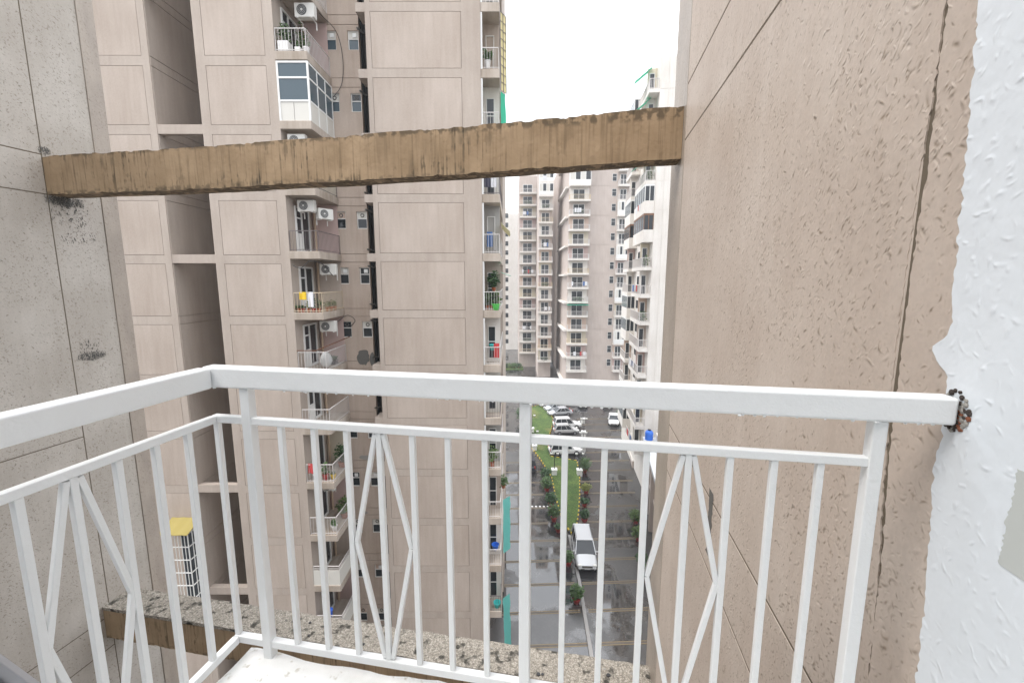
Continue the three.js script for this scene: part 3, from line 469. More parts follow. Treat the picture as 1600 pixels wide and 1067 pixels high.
{
  const G = 'pots on the corner balconies', L = k => Lk(k) + .071;
  potted('large square white planter with a shrub on the top open balcony', [-10.55, L(11), 21.6], { pot: .24, ph: .5, h: .9, r: .25, square: true, potMat: M.potWhite, mat: 0, group: G });
  potted('white box planter beside the large one on the top open balcony', [-9.95, L(11), 21.62], { pot: .13, ph: .3, h: .25, r: .13, square: true, potMat: M.potWhite, n: 60, leaf: .1, group: G });
  potted('hanging leafy climber at the top open balcony door', [-10.3, L(11), 22.8], { h: 1.7, r: .3, n: 260, mat: 2, group: G });
  potted('white round pot at the corner of the top open balcony', [-9.62, L(11), 21.7], { pot: .14, ph: .35, h: .3, r: .14, potMat: M.potWhite, n: 70, leaf: .1, group: G });
  let i = 0; for (const [x, lab] of [[-10.72, 'leftmost'], [-10.5, 'second'], [-10.22, 'third'], [-9.98, 'fourth'], [-9.72, 'fifth']]) potted(`${lab} terracotta pot along the cream railing`, [x, L(7), 21.48], { pot: .1, ph: .2, h: [.2, .15, .3, .6, .5][i], r: .1, n: 60, leaf: .12, mat: i % 3, potMat: i % 2 ? M.red : M.terracotta, group: G }), i++;
  for (const [j, d] of [[0, 22.1], [1, 22.6], [2, 23.1]]) potted(`terracotta pot on the side of the cream railing, ${['nearest', 'middle', 'farthest'][j]} of three`, [-9.58, L(7), d], { pot: .1, ph: .22, h: .35, r: .12, n: 60, leaf: .12, mat: j, group: G });
  potted('bushy shrub at the back corner of the balcony with red and yellow pots', [-9.75, L(4), 23.2], { h: 1.1, r: .4, n: 300, mat: 1, group: G });
  potted('red pot with an upright plant on the balcony with the bushy shrub', [-10.0, L(4), 21.6], { pot: .15, h: .7, r: .16, n: 80, potMat: M.red, group: G });
  potted('yellow pot on the balcony with the bushy shrub', [-9.65, L(4), 21.75], { pot: .14, ph: .24, h: .2, r: .1, n: 40, leaf: .1, potMat: M.potYellow, group: G });
  potted('flowering plant with long leaves below the bushy shrub balcony', [-9.7, L(3), 23.0], { h: .9, r: .38, n: 240, mat: 2, leaf: .22, group: G });
  potted('white pot with a small plant below the bushy shrub balcony', [-9.75, L(3), 21.7], { pot: .16, h: .35, r: .16, n: 70, potMat: M.potWhite, group: G });
  potted('dark trough of greenery behind the broken railing', [-9.9, L(6), 23.2], { pot: .2, ph: .2, h: .3, r: .25, n: 120, potMat: M.dark, mat: 1, square: true, group: G });
  laundry('yellow cloth hung on the cream railing', [-10.4, L(7) + 1.02, 21.3], .34, .38, C(.75, .5, .03, .9), 'clothes on the balconies');
  laundry('white cloth hung on the cream railing', [-10.02, L(7) + 1.02, 21.3], .28, .75, M.cloth, 'clothes on the balconies');
  laundry('red cloth over the railing of the bushy shrub balcony', [-10.6, L(4) + 1.05, 21.3], .3, .55, M.clothRed, 'clothes on the balconies');
  const b = thing('bucket', 'blue plastic bucket on the lowest visible corner balcony', 'bucket', [-10.2, Lk(1) + 1.0, 21.4]); add(b, 'bucket_body', new THREE.CylinderGeometry(.17, .13, .4, 16).translate(-10.2, Lk(1) + 1.25, -21.45), M.potBlue); add(b, 'rim', new THREE.TorusGeometry(.17, .012, 6, 18).rotateX(Math.PI / 2).translate(-10.2, Lk(1) + 1.45, -21.45), M.potBlue);
  const w = thing('broken_handrail', 'loose brown wooden handrail leaning over the broken balcony', 'handrail', [-9.6, L(6), 22]); add(w, 'plank', uvm(bar([-10.9, L(6) + 1.07, 21.31], [-9.9, L(6) + 1.07, 21.31], .06, .04)), M.wood); add(w, 'plank', uvm(bar([-9.9, L(6) + 1.08, 21.3], [-9.0, L(6) + 1.5, 23.4], .06, .04)), M.wood);
  const c = thing('plastic_chair', 'white plastic bundle on the balcony with the broken handrail', 'plastic sheet', [-9.7, L(6), 22]); { const g = new THREE.IcosahedronGeometry(.32, 3).scale(.9, 1.3, 1), p = g.attributes.position; for (let i = 0; i < p.count; i++) { const q = .78 + .45 * fbm(p.getX(i) * .3 + .5, p.getY(i) * .3 + p.getZ(i) * .2 + .5, 9, 9, 3, 3); p.setXYZ(i, p.getX(i) * q, p.getY(i) * q, p.getZ(i) * q); } g.computeVertexNormals(); g.translate(-9.72, L(6) + .5, -21.9); add(c, 'sheet_bundle', g, C(.42, .42, .41, .8)); c.name = numbered('plastic_bundle'); }
  // right flank stack
  const R = 'pots on the flank balconies';
  potted('white pot with spiky plant on the flank balcony beside the yellow screen', [-1.22, L(11) + .12, 22.98 + .25], { pot: .15, ph: .38, h: .45, r: .14, n: 70, leaf: .26, potMat: M.potWhite, group: R });
  for (const [j, x] of [[0, -1.35], [1, -1.1], [2, -.85]]) potted(`${['left', 'middle', 'right'][j]} plant on the lush green flank balcony`, [x, L(7), 23.3], { pot: .12, ph: .24, h: [.9, .7, .8][j], r: .2, n: 130, mat: j, group: R });
  potted('climbing plant above the lush green flank balcony railing', [-1.0, L(7) + 1.0, 23.55], { pot: .12, ph: .2, h: .9, r: .3, n: 240, mat: 1, group: R });
  potted('bushy plant on the flank balcony below the handrail', [-1.15, L(4) + .0, 23.2], { pot: .14, h: .9, r: .3, n: 200, mat: 2, group: R });
  potted('plant hanging outside the flank balcony over the car park', [-.52, L(3) + 1.2, 24.2], { pot: .13, ph: .2, h: .6, r: .26, n: 160, mat: 0, group: R });
  for (const [x, m, lab, k] of [[-1.3, M.clothDark, 'dark clothes drying on the flank balcony just under the concrete beam', 9], [-.95, M.cloth, 'white cloth drying on the flank balcony just under the concrete beam', 9], [-.85, M.clothRed, 'red brown garment hanging at the flank balcony with the cyan tub', 6], [-1.2, M.clothBlue, 'blue garment hung inside the flank balcony with the lattice window', 8]]) laundry(lab, [x, Lk(k) + 1.25, 23.1 + (k === 8 ? .5 : 0)], .3, .8, m, 'clothes on the balconies');
  const tub = (lab, x, y, d, m) => { const q = thing('tub', lab, 'tub', [x, y, d]); add(q, 'tub_body', new THREE.LatheGeometry([[0, 0], [.15, 0], [.21, .3], [.235, .3], [.235, .33], [.19, .32], [.14, .03], [0, .03]].map(v => new THREE.Vector2(...v)), 18).translate(x, y, -d), m); };
  tub('cyan plastic tub on the flank balcony with red brown garment', -1.05, L(6) + .72, 23.6, M.cyan); tub('lime green tub on the lush flank balcony', -.86, L(7), 23.06, M.lime); tub('cyan tub low on the flank balcony beside the turquoise netting', -.9, L(1), 23.3, M.cyan); tub('blue tub on the second flank balcony from the ground', -1.0, L(2) + .6, 23.6, M.tank);
  // screens and nets on the outer side of that stack
  const screen = (lab, x, y0, y1, d0, d1, m, lean, bars, fl = 0) => { const t = thing('hanging_screen', lab, 'netting', [x, y0, d0]); const g = new THREE.PlaneGeometry(d1 - d0, y1 - y0, 18, 14).rotateY(Math.PI / 2), p = g.attributes.position; for (let i = 0; i < p.count; i++) { const v = p.getY(i) / (y1 - y0) + .5; p.setX(i, p.getX(i) + fl * (.5 - p.getZ(i) / (d1 - d0)) + lean * (1 - v) + (bars ? 0 : (fbm(p.getZ(i) * .12 + .5, p.getY(i) * .12 + .5, 14, 14, 3, 7) - .5) * .12)); } g.computeVertexNormals(); g.translate(x, (y0 + y1) / 2, -(d0 + d1) / 2); add(t, 'sheet', g, m);
    if (bars) { const l = []; for (let i = 0; i <= 9; i++) { const v = i / 9; l.push(rod([x + lean * (1 - v) + .015, lerp(y0, y1, v), d0 - .02], [x + fl + lean * (1 - v) + .015, lerp(y0, y1, v), d1 - .02], .014, 5)); } for (const d of [d0, (d0 + d1) / 2, d1]) { const q = fl * (d - d0) / (d1 - d0); l.push(rod([x + q + lean + .015, y0, d], [x + q + .015, y1, d], .02, 5)); } add(t, 'frame', merge(l), M.railDark); } };
  screen('yellow gridded sun screen hanging beside the topmost flank balcony', -.6, Lk(10) + 2.1, Lk(11) + 2.7, 23.0, 23.45, M.netYellow, .03, true, .27);
  screen('bright green net hanging below the yellow sun screen', -.58, Lk(10) + .35, Lk(10) + 2.05, 23.0, 23.4, M.netGreen, .02, false, .25);
  screen('upper turquoise shade net hanging down the flank near the ground', -.55, Lk(2) + .1, Lk(3) + .6, 24.0, 24.5, M.net, .03, false, .42);
  screen('lower turquoise shade net over the wet car park', -.55, Lk(0) + .2, Lk(1) + .9, 22.95, 23.4, M.net, .12, false, .4);
  screen('small green shade cloth beside the lush flank balcony', -.6, Lk(7) + 1.9, Lk(7) + 2.1, 23.0, 26, M.netGreen, .55, false);
  screen('small yellow awning beside the flank balcony with lattice window', -.6, Lk(8) + 1.2, Lk(8) + 1.7, 23.0, 26, M.netYellow, .5, false);
}
console.log('tower done');

// ------------------------------------------------------------------ towers across the car park
function farBalcony(T, x0, x1, d0, d1, L, o = {}) {
  const s = add(T, 'balcony', bx(x0, x1, L - .3, L + .06, d0, d1), o.slab ?? M.farwhite);
  add(T, 'balcony_back_wall', bx(x0 + .1, x1 - .1, L + .06, L + 2.69, d1 - .04, d1 + .02), o.wall ?? M.farwall);
  const w = x1 - x0;
  const f = add(T, 'balcony_door', merge([bx(x0 + w * .2, x0 + w * .2 + .09, L + .06, L + 2.2, d1 - .1, d1 - .04), bx(x0 + w * .46, x0 + w * .46 + .09, L + .06, L + 2.2, d1 - .1, d1 - .04), bx(x0 + w * .74, x0 + w * .74 + .09, L + .06, L + 2.2, d1 - .1, d1 - .04), bx(x0 + w * .2, x0 + w * .74 + .09, L + 2.2, L + 2.29, d1 - .1, d1 - .04)]), M.white);
  add(f, 'pane', bx(x0 + w * .2 + .09, x0 + w * .46, L + .06, L + 2.2, d1 - .07, d1 - .042), M.glass); add(f, 'pane', bx(x0 + w * .46 + .09, x0 + w * .74, L + .06, L + 2.2, d1 - .07, d1 - .042), M.glass);
  if (o.glazed) {
    const g = [bx(x0, x1, L + .06, L + .95, d0, d0 + .05), bx(x0, x1, L + 2.55, L + 2.7, d0, d0 + .05)]; const n = 4; for (let i = 0; i <= n; i++) { const x = lerp(x0 + .05, x1 - .05, i / n); g.push(bx(x - .05, x + .05, L + .95, L + 2.55, d0, d0 + .05)); } g.push(bx(x0, x0 + .05, L + .06, L + 2.7, d0 + .05, d1 - .1), bx(x1 - .05, x1, L + .06, L + 2.7, d0 + .05, d1 - .1));
    const q = add(T, 'glazing_frame', merge(g), M.white); for (let i = 0; i < n; i++) add(q, 'pane', bx(lerp(x0 + .05, x1 - .05, i / n) + .05, lerp(x0 + .05, x1 - .05, (i + 1) / n) - .05, L + .95, L + 2.55, d0 + .02, d0 + .04), i % 2 ? M.glass : M.offwhite);
  } else add(s, 'railing', railing(x0 + .05, x1 - .05, d0 + .05, d1, L + .05, { h: .95, sides: 'flr', sp: o.sp ?? .24, r: .02, rail: .05 }), o.rail ?? M.railW);
  if (o.net) { const g = bx(x0 - .1, x1 + .1, L + 2.35, L + 2.4, d0 - .6, d1).rotateX(0); add(T, 'shade_awning', g, o.net); }
  if (o.plant) add(T, 'balcony_plants', leafGeo(o.plant, w * .3, .5, .3, .3, .6).translate((x0 + x1) / 2, L + .3, -d0 - .3), M.leaf[(L | 0) % 3]);
  if (o.wash) { for (let i = 0; i < 3; i++) { const x = rr(x0 + .3, x1 - .8); add(T, 'drying_cloth', bx(x, x + rr(.3, .6), L + .4 + i * .02, L + 1.3, d0 - .03 - i * .015, d0 - .02 - i * .015), i ? M.cloth : o.wash); } }
}
{ // stepped tower across the far end
  const T = thing('apartment_tower', 'stepped far tower with three stacks of balconies beyond the lawn', 'building', [11, 0, 100]);
  const walls = [M.farwall, M.cream, M.farwhite, M.pink, M.farwall, M.farwhite, M.peach], wsh = [M.cloth, M.clothBlue, M.clothRed];
  const H = TOP;
  for (const [x0, x1, d, h, dp] of [[11.9, 24.5, 92.4, H, 40], [6.4, 9.5, 104, H - .5, 9], [1.9, 7.0, 116.4, H - 1.2, 20]]) add(T, 'block_wall', bx(x0, x1, 0, h, d, d + dp), M.farwall);
  for (let k = 0; k < NF; k += 2) add(T, 'wall_panel', bx(16.4, 20.6, Lk(k) + .04, Lk(k + 2) - .04, 92.34, 92.4), M.farwall);
  for (let k = 0; k < NF; k += 2) add(T, 'side_ledge', bx(11.2, 11.9, Lk(k) - .5, Lk(k) - .1, 92.6, 108), M.farwhite);
  const stacks = [[11.9, 16.2, 90.9, 92.36], [6.3, 9.6, 102.4, 103.96], [2.0, 6.4, 114.8, 116.36]];
  stacks.forEach(([x0, x1, d0, d1], s) => { for (let k = 1; k < NF - (s === 2 ? 1 : 0); k++) farBalcony(T, x0, x1, d0, d1, Lk(k), { wall: walls[(k * 5 + s * 3) % 7], glazed: (s === 0 && k === 14) || (s === 1 && k >= 14 && k < 16) || (s === 2 && k === 14 && false), net: s === 0 && [15, 16].includes(k) ? M.green : s === 0 && k === 5 ? M.green : null, plant: (k * 7 + s * 5) % 6 === 0 ? 120 : 0, wash: (k * 3 + s) % 5 === 1 ? wsh[k % 3] : null, rail: (k + s) % 5 === 3 ? M.railCream : M.railW }); });
  const wg = windowGeo(.9, 1.5, .9);
  for (let k = 1; k < NF; k++) { const f = addAt(T, 'window', wg.frame, M.white, [21.3, Lk(k) + .9, 92.37]); for (const q of ['low', 'up']) { const m = new THREE.Mesh(wg[q], M.glass); m.name = 'pane'; f.add(m); } farBalcony(T, 22.0, 24.4, 91.2, 92.36, Lk(k), { wall: walls[(k * 3) % 7], glazed: k % 3 === 0 }); }
  add(T, 'roof_room', bx(3, 6.5, H - 1.2, H + 1, 118, 124), M.farwhite); add(T, 'parapet', merge([bx(11.9, 24.5, H, H + .9, 92.4, 92.6), bx(6.4, 9.5, H - .5, H + .4, 104, 104.2)]), M.farwhite);
}
{ // pale tower at the very end
  const T = thing('apartment_tower', 'pale tower with a column of dark windows farthest away', 'building', [0, 0, 150]), H = EYE + 21.6;
  add(T, 'block_wall', bx(-9, 2.9, 0, H, 146, 165), M.farwhite);
  const wg = windowGeo(1.9, 1.5, 1.0); for (let k = 0; k < 15; k++) for (const x of [-2.2, -5.4]) { const f = addAt(T, 'window', wg.frame, M.concrete, [x, Lk(k) + .9, 145.97]); for (const q of ['low', 'up']) { const m = new THREE.Mesh(wg[q], M.glass); m.name = 'pane'; f.add(m); } }
  add(T, 'roof_tank', bx(-3, -1.2, H, H + 2, 148, 150), M.farwhite);
}
{ // right tower, turned a little, its end balconies seen from the front
  const yw = 6 * Math.PI / 180, c = Math.cos(yw), s = Math.sin(yw), X = 14.1 * c - 47 * s, D = 14.1 * s + 47 * c;   // its own frame
  const T = thing('apartment_tower', 'white tower with end balconies beside the right wall', 'building', [X + 6, 0, D + 5], { yaw: yw });
  const H = EYE + 22.4, F = (a0, a1, y0, y1, b0, b1) => bx(X + a0, X + a1, y0, y1, D + b0, D + b1);
  add(T, 'block_wall', F(1.05, 12, 0, H, 0, 16), M.farwhite);
  for (let k = 0; k < 15; k++) for (const [a, b] of [[1.06, 1.88], [1.94, 12]]) add(T, 'wall_panel', F(a, b, Lk(k) + .02, Lk(k + 1) - .02, -.03, 0), M.farwhite);
  const inner = [M.peach, M.farwhite, M.cream, M.farwhite, M.pink, M.farwall];
  for (let k = 1; k < 15; k++) {
    const L = Lk(k);
    for (const [b0, b1, st] of [[.02, 6.2, 0], [9, 13.5, 1]]) {
      const sl = add(T, 'balcony', F(0, 1.048, L - .3, L + .07, b0, b1), M.farwhite);
      const mode = st ? (k * 3) % 4 : { 12: 3, 11: 0, 10: 2, 9: 3, 8: 0, 7: 0, 6: 0, 5: 0 }[k] ?? 0;
      if (mode === 2 || mode === 3) {
        add(T, 'parapet_panel', F(.0, .06, L + .07, L + 1, b0 + .06, b1), M.farwhite); add(T, 'parapet_panel', F(.0, 1.04, L + .07, L + 1, b0, b0 + .06), M.farwhite); const g = [F(0, 1.04, L + 2.5, L + 2.69, b0, b0 + .06), F(0, .06, L + 2.5, L + 2.69, b0 + .06, b1)]; for (const a of [0, .48, .96]) g.push(F(a, a + .07, L + 1, L + 2.5, b0, b0 + .06)); for (let i = 1; i <= 5; i++) g.push(F(0, .06, L + 1, L + 2.5, lerp(b0, b1, i / 5) - .07, lerp(b0, b1, i / 5)));
        const q = add(T, 'glazing_frame', merge(g), mode === 3 && k === 9 ? M.brownFrame : M.white); for (const a of [.07, .55]) add(q, 'pane', F(a, a + .41, L + 1, L + 2.5, b0 + .02, b0 + .04), M.glass); for (let i = 0; i < 5; i++) add(q, 'pane', F(.02, .04, L + 1, L + 2.5, lerp(b0, b1, i / 5) + .06, lerp(b0, b1, (i + 1) / 5) - .07), M.blueGlass);
      } else { const r = add(sl, 'railing', (() => { const g = railing(X + .05, X + 1.0, D + b0 + .05, D + b1, L + .05, { h: 1, sides: 'fl', sp: .16, r: .016, rail: .04 }); return g; })(), M.railW); }
      add(T, 'balcony_partition', F(.08, 1.05, L + .07, L + 2.69, b0 + 1.6, b0 + 1.75), inner[(k + st * 2) % 6]); const f = add(T, 'balcony_door', merge([F(.25, .31, L + .07, L + 2.2, b0 + 1.52, b0 + 1.6), F(.75, .81, L + .07, L + 2.2, b0 + 1.52, b0 + 1.6), F(.31, .75, L + 2.13, L + 2.2, b0 + 1.52, b0 + 1.6)]), M.white); add(f, 'pane', F(.31, .75, L + .07, L + 2.13, b0 + 1.56, b0 + 1.58), M.glass);
    }
    if ([11, 13, 14].includes(k)) add(T, 'shade_awning', new THREE.PlaneGeometry(1.0, 2.2, 6, 6).rotateX(-.2).rotateY(-Math.PI / 2).rotateZ(-.7).translate(X - .4, L + 2.0, -(D + 1.6)), M.netGreen);
    if (k === 12) add(T, 'shade_awning', new THREE.PlaneGeometry(1.2, 2.4).rotateY(-Math.PI / 2).rotateZ(-.8).translate(X - .3, L + 2.1, -(D + 5)), M.netYellow);
    if ([11, 6, 8].includes(k)) add(T, 'balcony_plants', leafGeo(160, .35, .6, .4, .22, .8).translate(X + .5, L + .2, -(D + .5)), M.leaf[0]);
    if (k % 3 === 1) for (const [i, g] of [F(-.03, -.02, L + .35, L + 1.05, 2.2, 2.8), F(-.03, -.02, L + .45, L + 1.05, 3.2, 3.6), F(-.03, -.02, L + .3, L + 1.05, 4.2, 5.1)].entries()) add(T, 'drying_cloth', g, [M.cloth, M.clothBlue, M.cloth, M.clothRed][(k + i) % 4]);
  }
  const sw = []; for (let k = 1; k < 15; k++) { const q = add(T, 'window', F(1.02, 1.05, Lk(k) + 1, Lk(k) + 2.2, 6.8, 8.2), M.white); add(q, 'pane', F(1.0, 1.02, Lk(k) + 1.1, Lk(k) + 2.1, 6.9, 7.45), M.glass); add(q, 'pane', F(1.0, 1.02, Lk(k) + 1.1, Lk(k) + 2.1, 7.55, 8.1), M.glass); }
  add(T, 'roof_railing', railing(X + 1.1, X + 12, D + .1, D + 10, H, { h: 1.1, sides: 'fl', sp: 1.2, r: .02, rail: .03 }), M.white);
}
{ // two-storey podium along the right side of the car park
  const yw = Math.atan(.198), c = Math.cos(yw), s = Math.sin(yw), X = 11.35 * c - 30 * s + .1, D = 11.35 * s + 30 * c, T = thing('podium', 'two storey pale podium with wet white roof along the car park', 'building', [X + 2, 0, D + 8], { yaw: yw }), F = (a0, a1, y0, y1, b0, b1) => bx(X + a0, X + a1, y0, y1, D + b0, D + b1);
  add(T, 'wall', F(1.6, 14, 0, 6.4, -12, 15.4), M.farwall); add(T, 'roof_slab', F(0, 14, 6.4, 6.8, -12, 15.6), std({ color: lin(.62, .63, .64), roughness: .25 }));
  add(T, 'parapet', F(1.4, 1.65, 6.8, 7.35, -12, 15.6), M.farwhite); add(T, 'first_floor_ledge', F(.35, 1.6, 3.1, 3.4, -12, 15.4), M.farwall);
  for (let i = 0; i < 9; i++) add(T, 'column', F(.1, .5, 0, 6.4, -11 + i * 3.2, -10.6 + i * 3.2), M.farwall);
  for (let i = 0; i < 8; i++) add(T, 'shutter', F(1.55, 1.6, .2, 2.8, -10.2 + i * 3.2, -8.2 + i * 3.2), M.greyWall);
  add(T, 'roof_room', F(4.2, 9, 6.8, 9.2, 11, 15), M.white);
  for (const b of [2, 5.5, 9]) add(T, 'roof_pipe', merge([rod([X + 2, 7.1, D + b], [X + 2, 8.2, D + b], .05), rod([X + 2, 8.2, D + b], [X + 5, 8.2, D + b + 3], .05), rod([X + 5, 8.2, D + b + 3], [X + 5, 6.8, D + b + 3], .05)]), M.white);
  const t = thing('water_tank', 'blue plastic tank on the podium roof', 'tank', [14.9, 6.8, 44.4]); add(t, 'tank_body', new THREE.LatheGeometry([[0, 0], [.42, 0], [.44, .05], [.4, .25], [.44, .3], [.4, .55], [.44, .6], [.42, .85], [.3, .98], [.14, 1.0], [.14, 1.08], [0, 1.08]].map(q => new THREE.Vector2(...q)), 20).translate(14.9, 6.8, -44.4), M.tank); add(t, 'lid', new THREE.CylinderGeometry(.17, .17, .05, 14).translate(14.9, 7.9, -44.4), M.black);
  const w = thing('planter_wall', 'low pale wall with planting along the far right kerb', 'wall', [17, 0, 61]); add(w, 'wall_body', uvm(bar([15.6, .45, 52], [19.6, .45, 73], .3, .9)), M.farwall); add(w, 'coping', uvm(bar([15.6, .93, 52], [19.6, .93, 73], .42, .08)), M.farwhite);
  for (let i = 0; i < 9; i++) { const d = 53 + i * 2.3; potted(`shrub ${['nearest', 'second', 'third', 'fourth', 'fifth', 'sixth', 'seventh', 'eighth', 'farthest'][i]} along the low wall on the right`, [16.5 + (d - 52) * .19, 0, d], { pot: .3, ph: .4, h: rr(1, 1.9), r: rr(.5, .9), n: 260, leaf: .3, mat: i % 3, group: 'shrubs along the low wall', potMat: M.concrete, cat: 'shrub' }); }
}
console.log('buildings done');

// ------------------------------------------------------------------ cars
function carKind(kind) {
  const K = {
    van: { l: 4.7, w: 1.84, h: 1.79, belt: 1.02, hood: .98, g: [-2.2, 1.25, -2.05, .35], wb: 2.75, r: .33 },
    suv: { l: 4.55, w: 1.86, h: 1.74, belt: 1.05, hood: 1.05, g: [-2.15, 1.05, -1.85, .3], wb: 2.7, r: .37 },
    sedan: { l: 4.4, w: 1.74, h: 1.46, belt: .92, hood: .9, g: [-1.75, 1.15, -1.0, .3], wb: 2.6, r: .31 },
    hatch: { l: 3.9, w: 1.7, h: 1.52, belt: .94, hood: .95, g: [-1.85, 1.0, -1.5, .3], wb: 2.45, r: .3 },
  }[kind];
  return K;
}
function makeCar(label, kind, paint, [x, d], turn, { group = 'cars in the car park' } = {}) {  // turn 0: nose towards the camera
  const K = carKind(kind), t = new THREE.Group(); t.name = numbered('parked_car'); scene.add(t); t.position.set(x, 0, -d); t.rotation.y = turn; t.userData = { label, category: 'car', group };
  const P = (nm, g, m, p = t) => { const q = new THREE.Mesh(g, m); q.name = nm; q.castShadow = q.receiveShadow = true; p.add(q); return q; };
  const bodyM = new THREE.MeshPhysicalMaterial({ color: paint, roughness: .35, metalness: .1, clearcoat: .8, clearcoatRoughness: .08 });
  // body: loft of rounded sections along the length (local z forward)
  const n = 26, ring = 16, pos = [], idx = [], hw = K.w / 2, hl = K.l / 2;
  for (let i = 0; i <= n; i++) {
    const u = i / n, z = lerp(-hl, hl, u), nose = smooth(.0, .16, 1 - u), tail = smooth(0, .1, u), W = hw * (.80 + .2 * Math.min(nose, tail) ** .7);
    const cab = smooth(K.g[1] + .35, K.g[1] - .1, z), boot = kind === 'sedan' ? smooth(K.g[0] - .25, K.g[0] + .2, z) : 1;
    const top = lerp(K.hood - .08 - .22 * (1 - smooth(0, .2, 1 - u)), K.belt, cab * boot) - (kind === 'sedan' ? .02 * (1 - boot) : 0) - .06 * (1 - tail), bot = .24 + .1 * (1 - Math.min(nose, tail));
    for (let j = 0; j < ring; j++) { const a = j / ring * 2 * Math.PI, ca = Math.cos(a), sa = Math.sin(a), e = .42, cx = Math.sign(ca) * Math.abs(ca) ** e, sy = Math.sign(sa) * Math.abs(sa) ** e; pos.push(cx * W * (sy > 0 ? 1 - .06 * sy : 1), (top + bot) / 2 + sy * (top - bot) / 2, z); }
  }
  for (let i = 0; i < n; i++) for (let j = 0; j < ring; j++) { const a = i * ring + j, b = i * ring + (j + 1) % ring, c = a + ring, e = b + ring; idx.push(a, b, c, b, e, c); }
  for (const [i, f] of [[0, 1], [n, 0]]) for (let j = 1; j < ring - 1; j++) { const o = i * ring; f ? idx.push(o, o + j + 1, o + j) : idx.push(o, o + j, o + j + 1); }
  const bg = new THREE.BufferGeometry(); bg.setAttribute('position', new THREE.Float32BufferAttribute(pos, 3)); bg.setIndex(idx); bg.computeVertexNormals(); const body = P('body', bg, bodyM);
  const hexa = (z0, z1, w0, y0, z2, z3, w1, y1) => { const v = [[-w0, y0, z0], [w0, y0, z0], [w0, y0, z1], [-w0, y0, z1], [-w1, y1, z2], [w1, y1, z2], [w1, y1, z3], [-w1, y1, z3]], f = [[0, 4, 5, 1], [1, 5, 6, 2], [2, 6, 7, 3], [3, 7, 4, 0], [4, 7, 6, 5]], p = []; for (const q of f) for (const k of [0, 1, 2, 0, 2, 3]) p.push(...v[q[k]]); const g = new THREE.BufferGeometry(); g.setAttribute('position', new THREE.Float32BufferAttribute(p, 3)); g.computeVertexNormals(); return g; };
  const [b0, b1, r0, r1] = K.g, by = K.belt - .05, ty = K.h - .07, wB = hw * .93, wT = hw * .76;
  P('glasshouse', hexa(b0, b1, wB, by, r0, r1, wT, ty), M.glass);
  const roofLen = r1 - r0 + .1, rg = new RoundedBoxGeometry(wT * 2 + .06, .09, roofLen, 3, .044).translate(0, K.h - .045, (r0 + r1) / 2); const roof = P('roof', rg, bodyM); if (kind !== 'sedan') for (const sx of [-1, 1]) P('roof_rail', new THREE.BoxGeometry(.035, .04, roofLen * .8).translate(sx * (wT - .02), K.h + .02, (r0 + r1) / 2), M.steel, roof);
  const pil = (p, q, w) => { const A = new THREE.Vector3(...p), B = new THREE.Vector3(...q), L = A.distanceTo(B), g = new THREE.BoxGeometry(w, w * .8, L); g.applyMatrix4(new THREE.Matrix4().lookAt(A, B, new THREE.Vector3(1, 0, 0))).translate((A.x + B.x) / 2, (A.y + B.y) / 2, (A.z + B.z) / 2); return g; };
  for (const sx of [-1, 1]) { P('pillar', pil([sx * wB, by, b1], [sx * wT, ty, r1], .07), bodyM); P('pillar', pil([sx * wB, by, b0], [sx * wT, ty, r0], .12), bodyM); for (const q of [.33, .68]) P('pillar', pil([sx * wB, by, lerp(b0, b1, q)], [sx * wT, ty, lerp(r0, r1, q + .03)], .06), bodyM); }
  for (const sx of [-1, 1]) for (const sz of [-1, 1]) { const w = P('wheel', new THREE.CylinderGeometry(K.r, K.r, .22, 22).rotateZ(Math.PI / 2).translate(sx * (hw - .1), K.r, sz * K.wb / 2 + .05), M.tyre); P('rim', new THREE.CylinderGeometry(K.r * .64, K.r * .64, .235, 14).rotateZ(Math.PI / 2).translate(sx * (hw - .098), K.r, sz * K.wb / 2 + .05), M.rim, w); }
  for (const sx of [-1, 1]) {
    P('headlight', new THREE.SphereGeometry(.16, 12, 8).scale(1.25, .6, .8).translate(sx * hw * .68, K.hood - .27, hl - .09), M.lamp); P('taillight', new RoundedBoxGeometry(.16, .42, .1, 2, .04).translate(sx * hw * .74, K.belt - .14, -hl + .06), M.tail);
    P('mirror', new RoundedBoxGeometry(.2, .13, .1, 2, .04).translate(sx * (hw + .06), K.belt + .06, b1 - .28), bodyM); P('door_handles', merge([-.1, .85].map(z => uvm(new THREE.BoxGeometry(.03, .03, .2).translate(sx * (hw - .005), K.belt - .17, z - .5)))), M.chrome);
    P('side_sill', new THREE.BoxGeometry(.05, .12, K.wb * .66).translate(sx * (hw - .02), .3, .05), M.black);
  }
  P('grille', new RoundedBoxGeometry(hw * .95, .17, .08, 2, .03).translate(0, K.hood - .36, hl - .0), M.black); P('chrome_bar', new THREE.BoxGeometry(hw * .9, .035, .03).translate(0, K.hood - .35, hl + .045), M.chrome);
  P('bumper_intake', new RoundedBoxGeometry(hw * 1.2, .14, .1, 2, .03).translate(0, .38, hl - .02), M.black); P('bumper', new RoundedBoxGeometry(hw * 1.62, .1, .16, 2, .04).translate(0, .5, hl - .03), bodyM);
  P('number_plate', new THREE.BoxGeometry(.46, .11, .02).translate(0, .5, hl + .06), M.plate); P('number_plate', new THREE.BoxGeometry(.46, .11, .02).translate(0, .72, -hl - .012), M.plate);
  P('rear_bumper', new RoundedBoxGeometry(hw * 1.66, .2, .14, 2, .05).translate(0, .45, -hl + .02), kind === 'sedan' ? bodyM : M.black);
  return t;
}
const silver = lin(.5, .5, .5), white = lin(.74, .74, .74), black = lin(.012, .013, .018);
makeCar('silver white people carrier parked alone at the tip of the lawn', 'van', lin(.62, .63, .64), [6.3, 34.4], -.04);
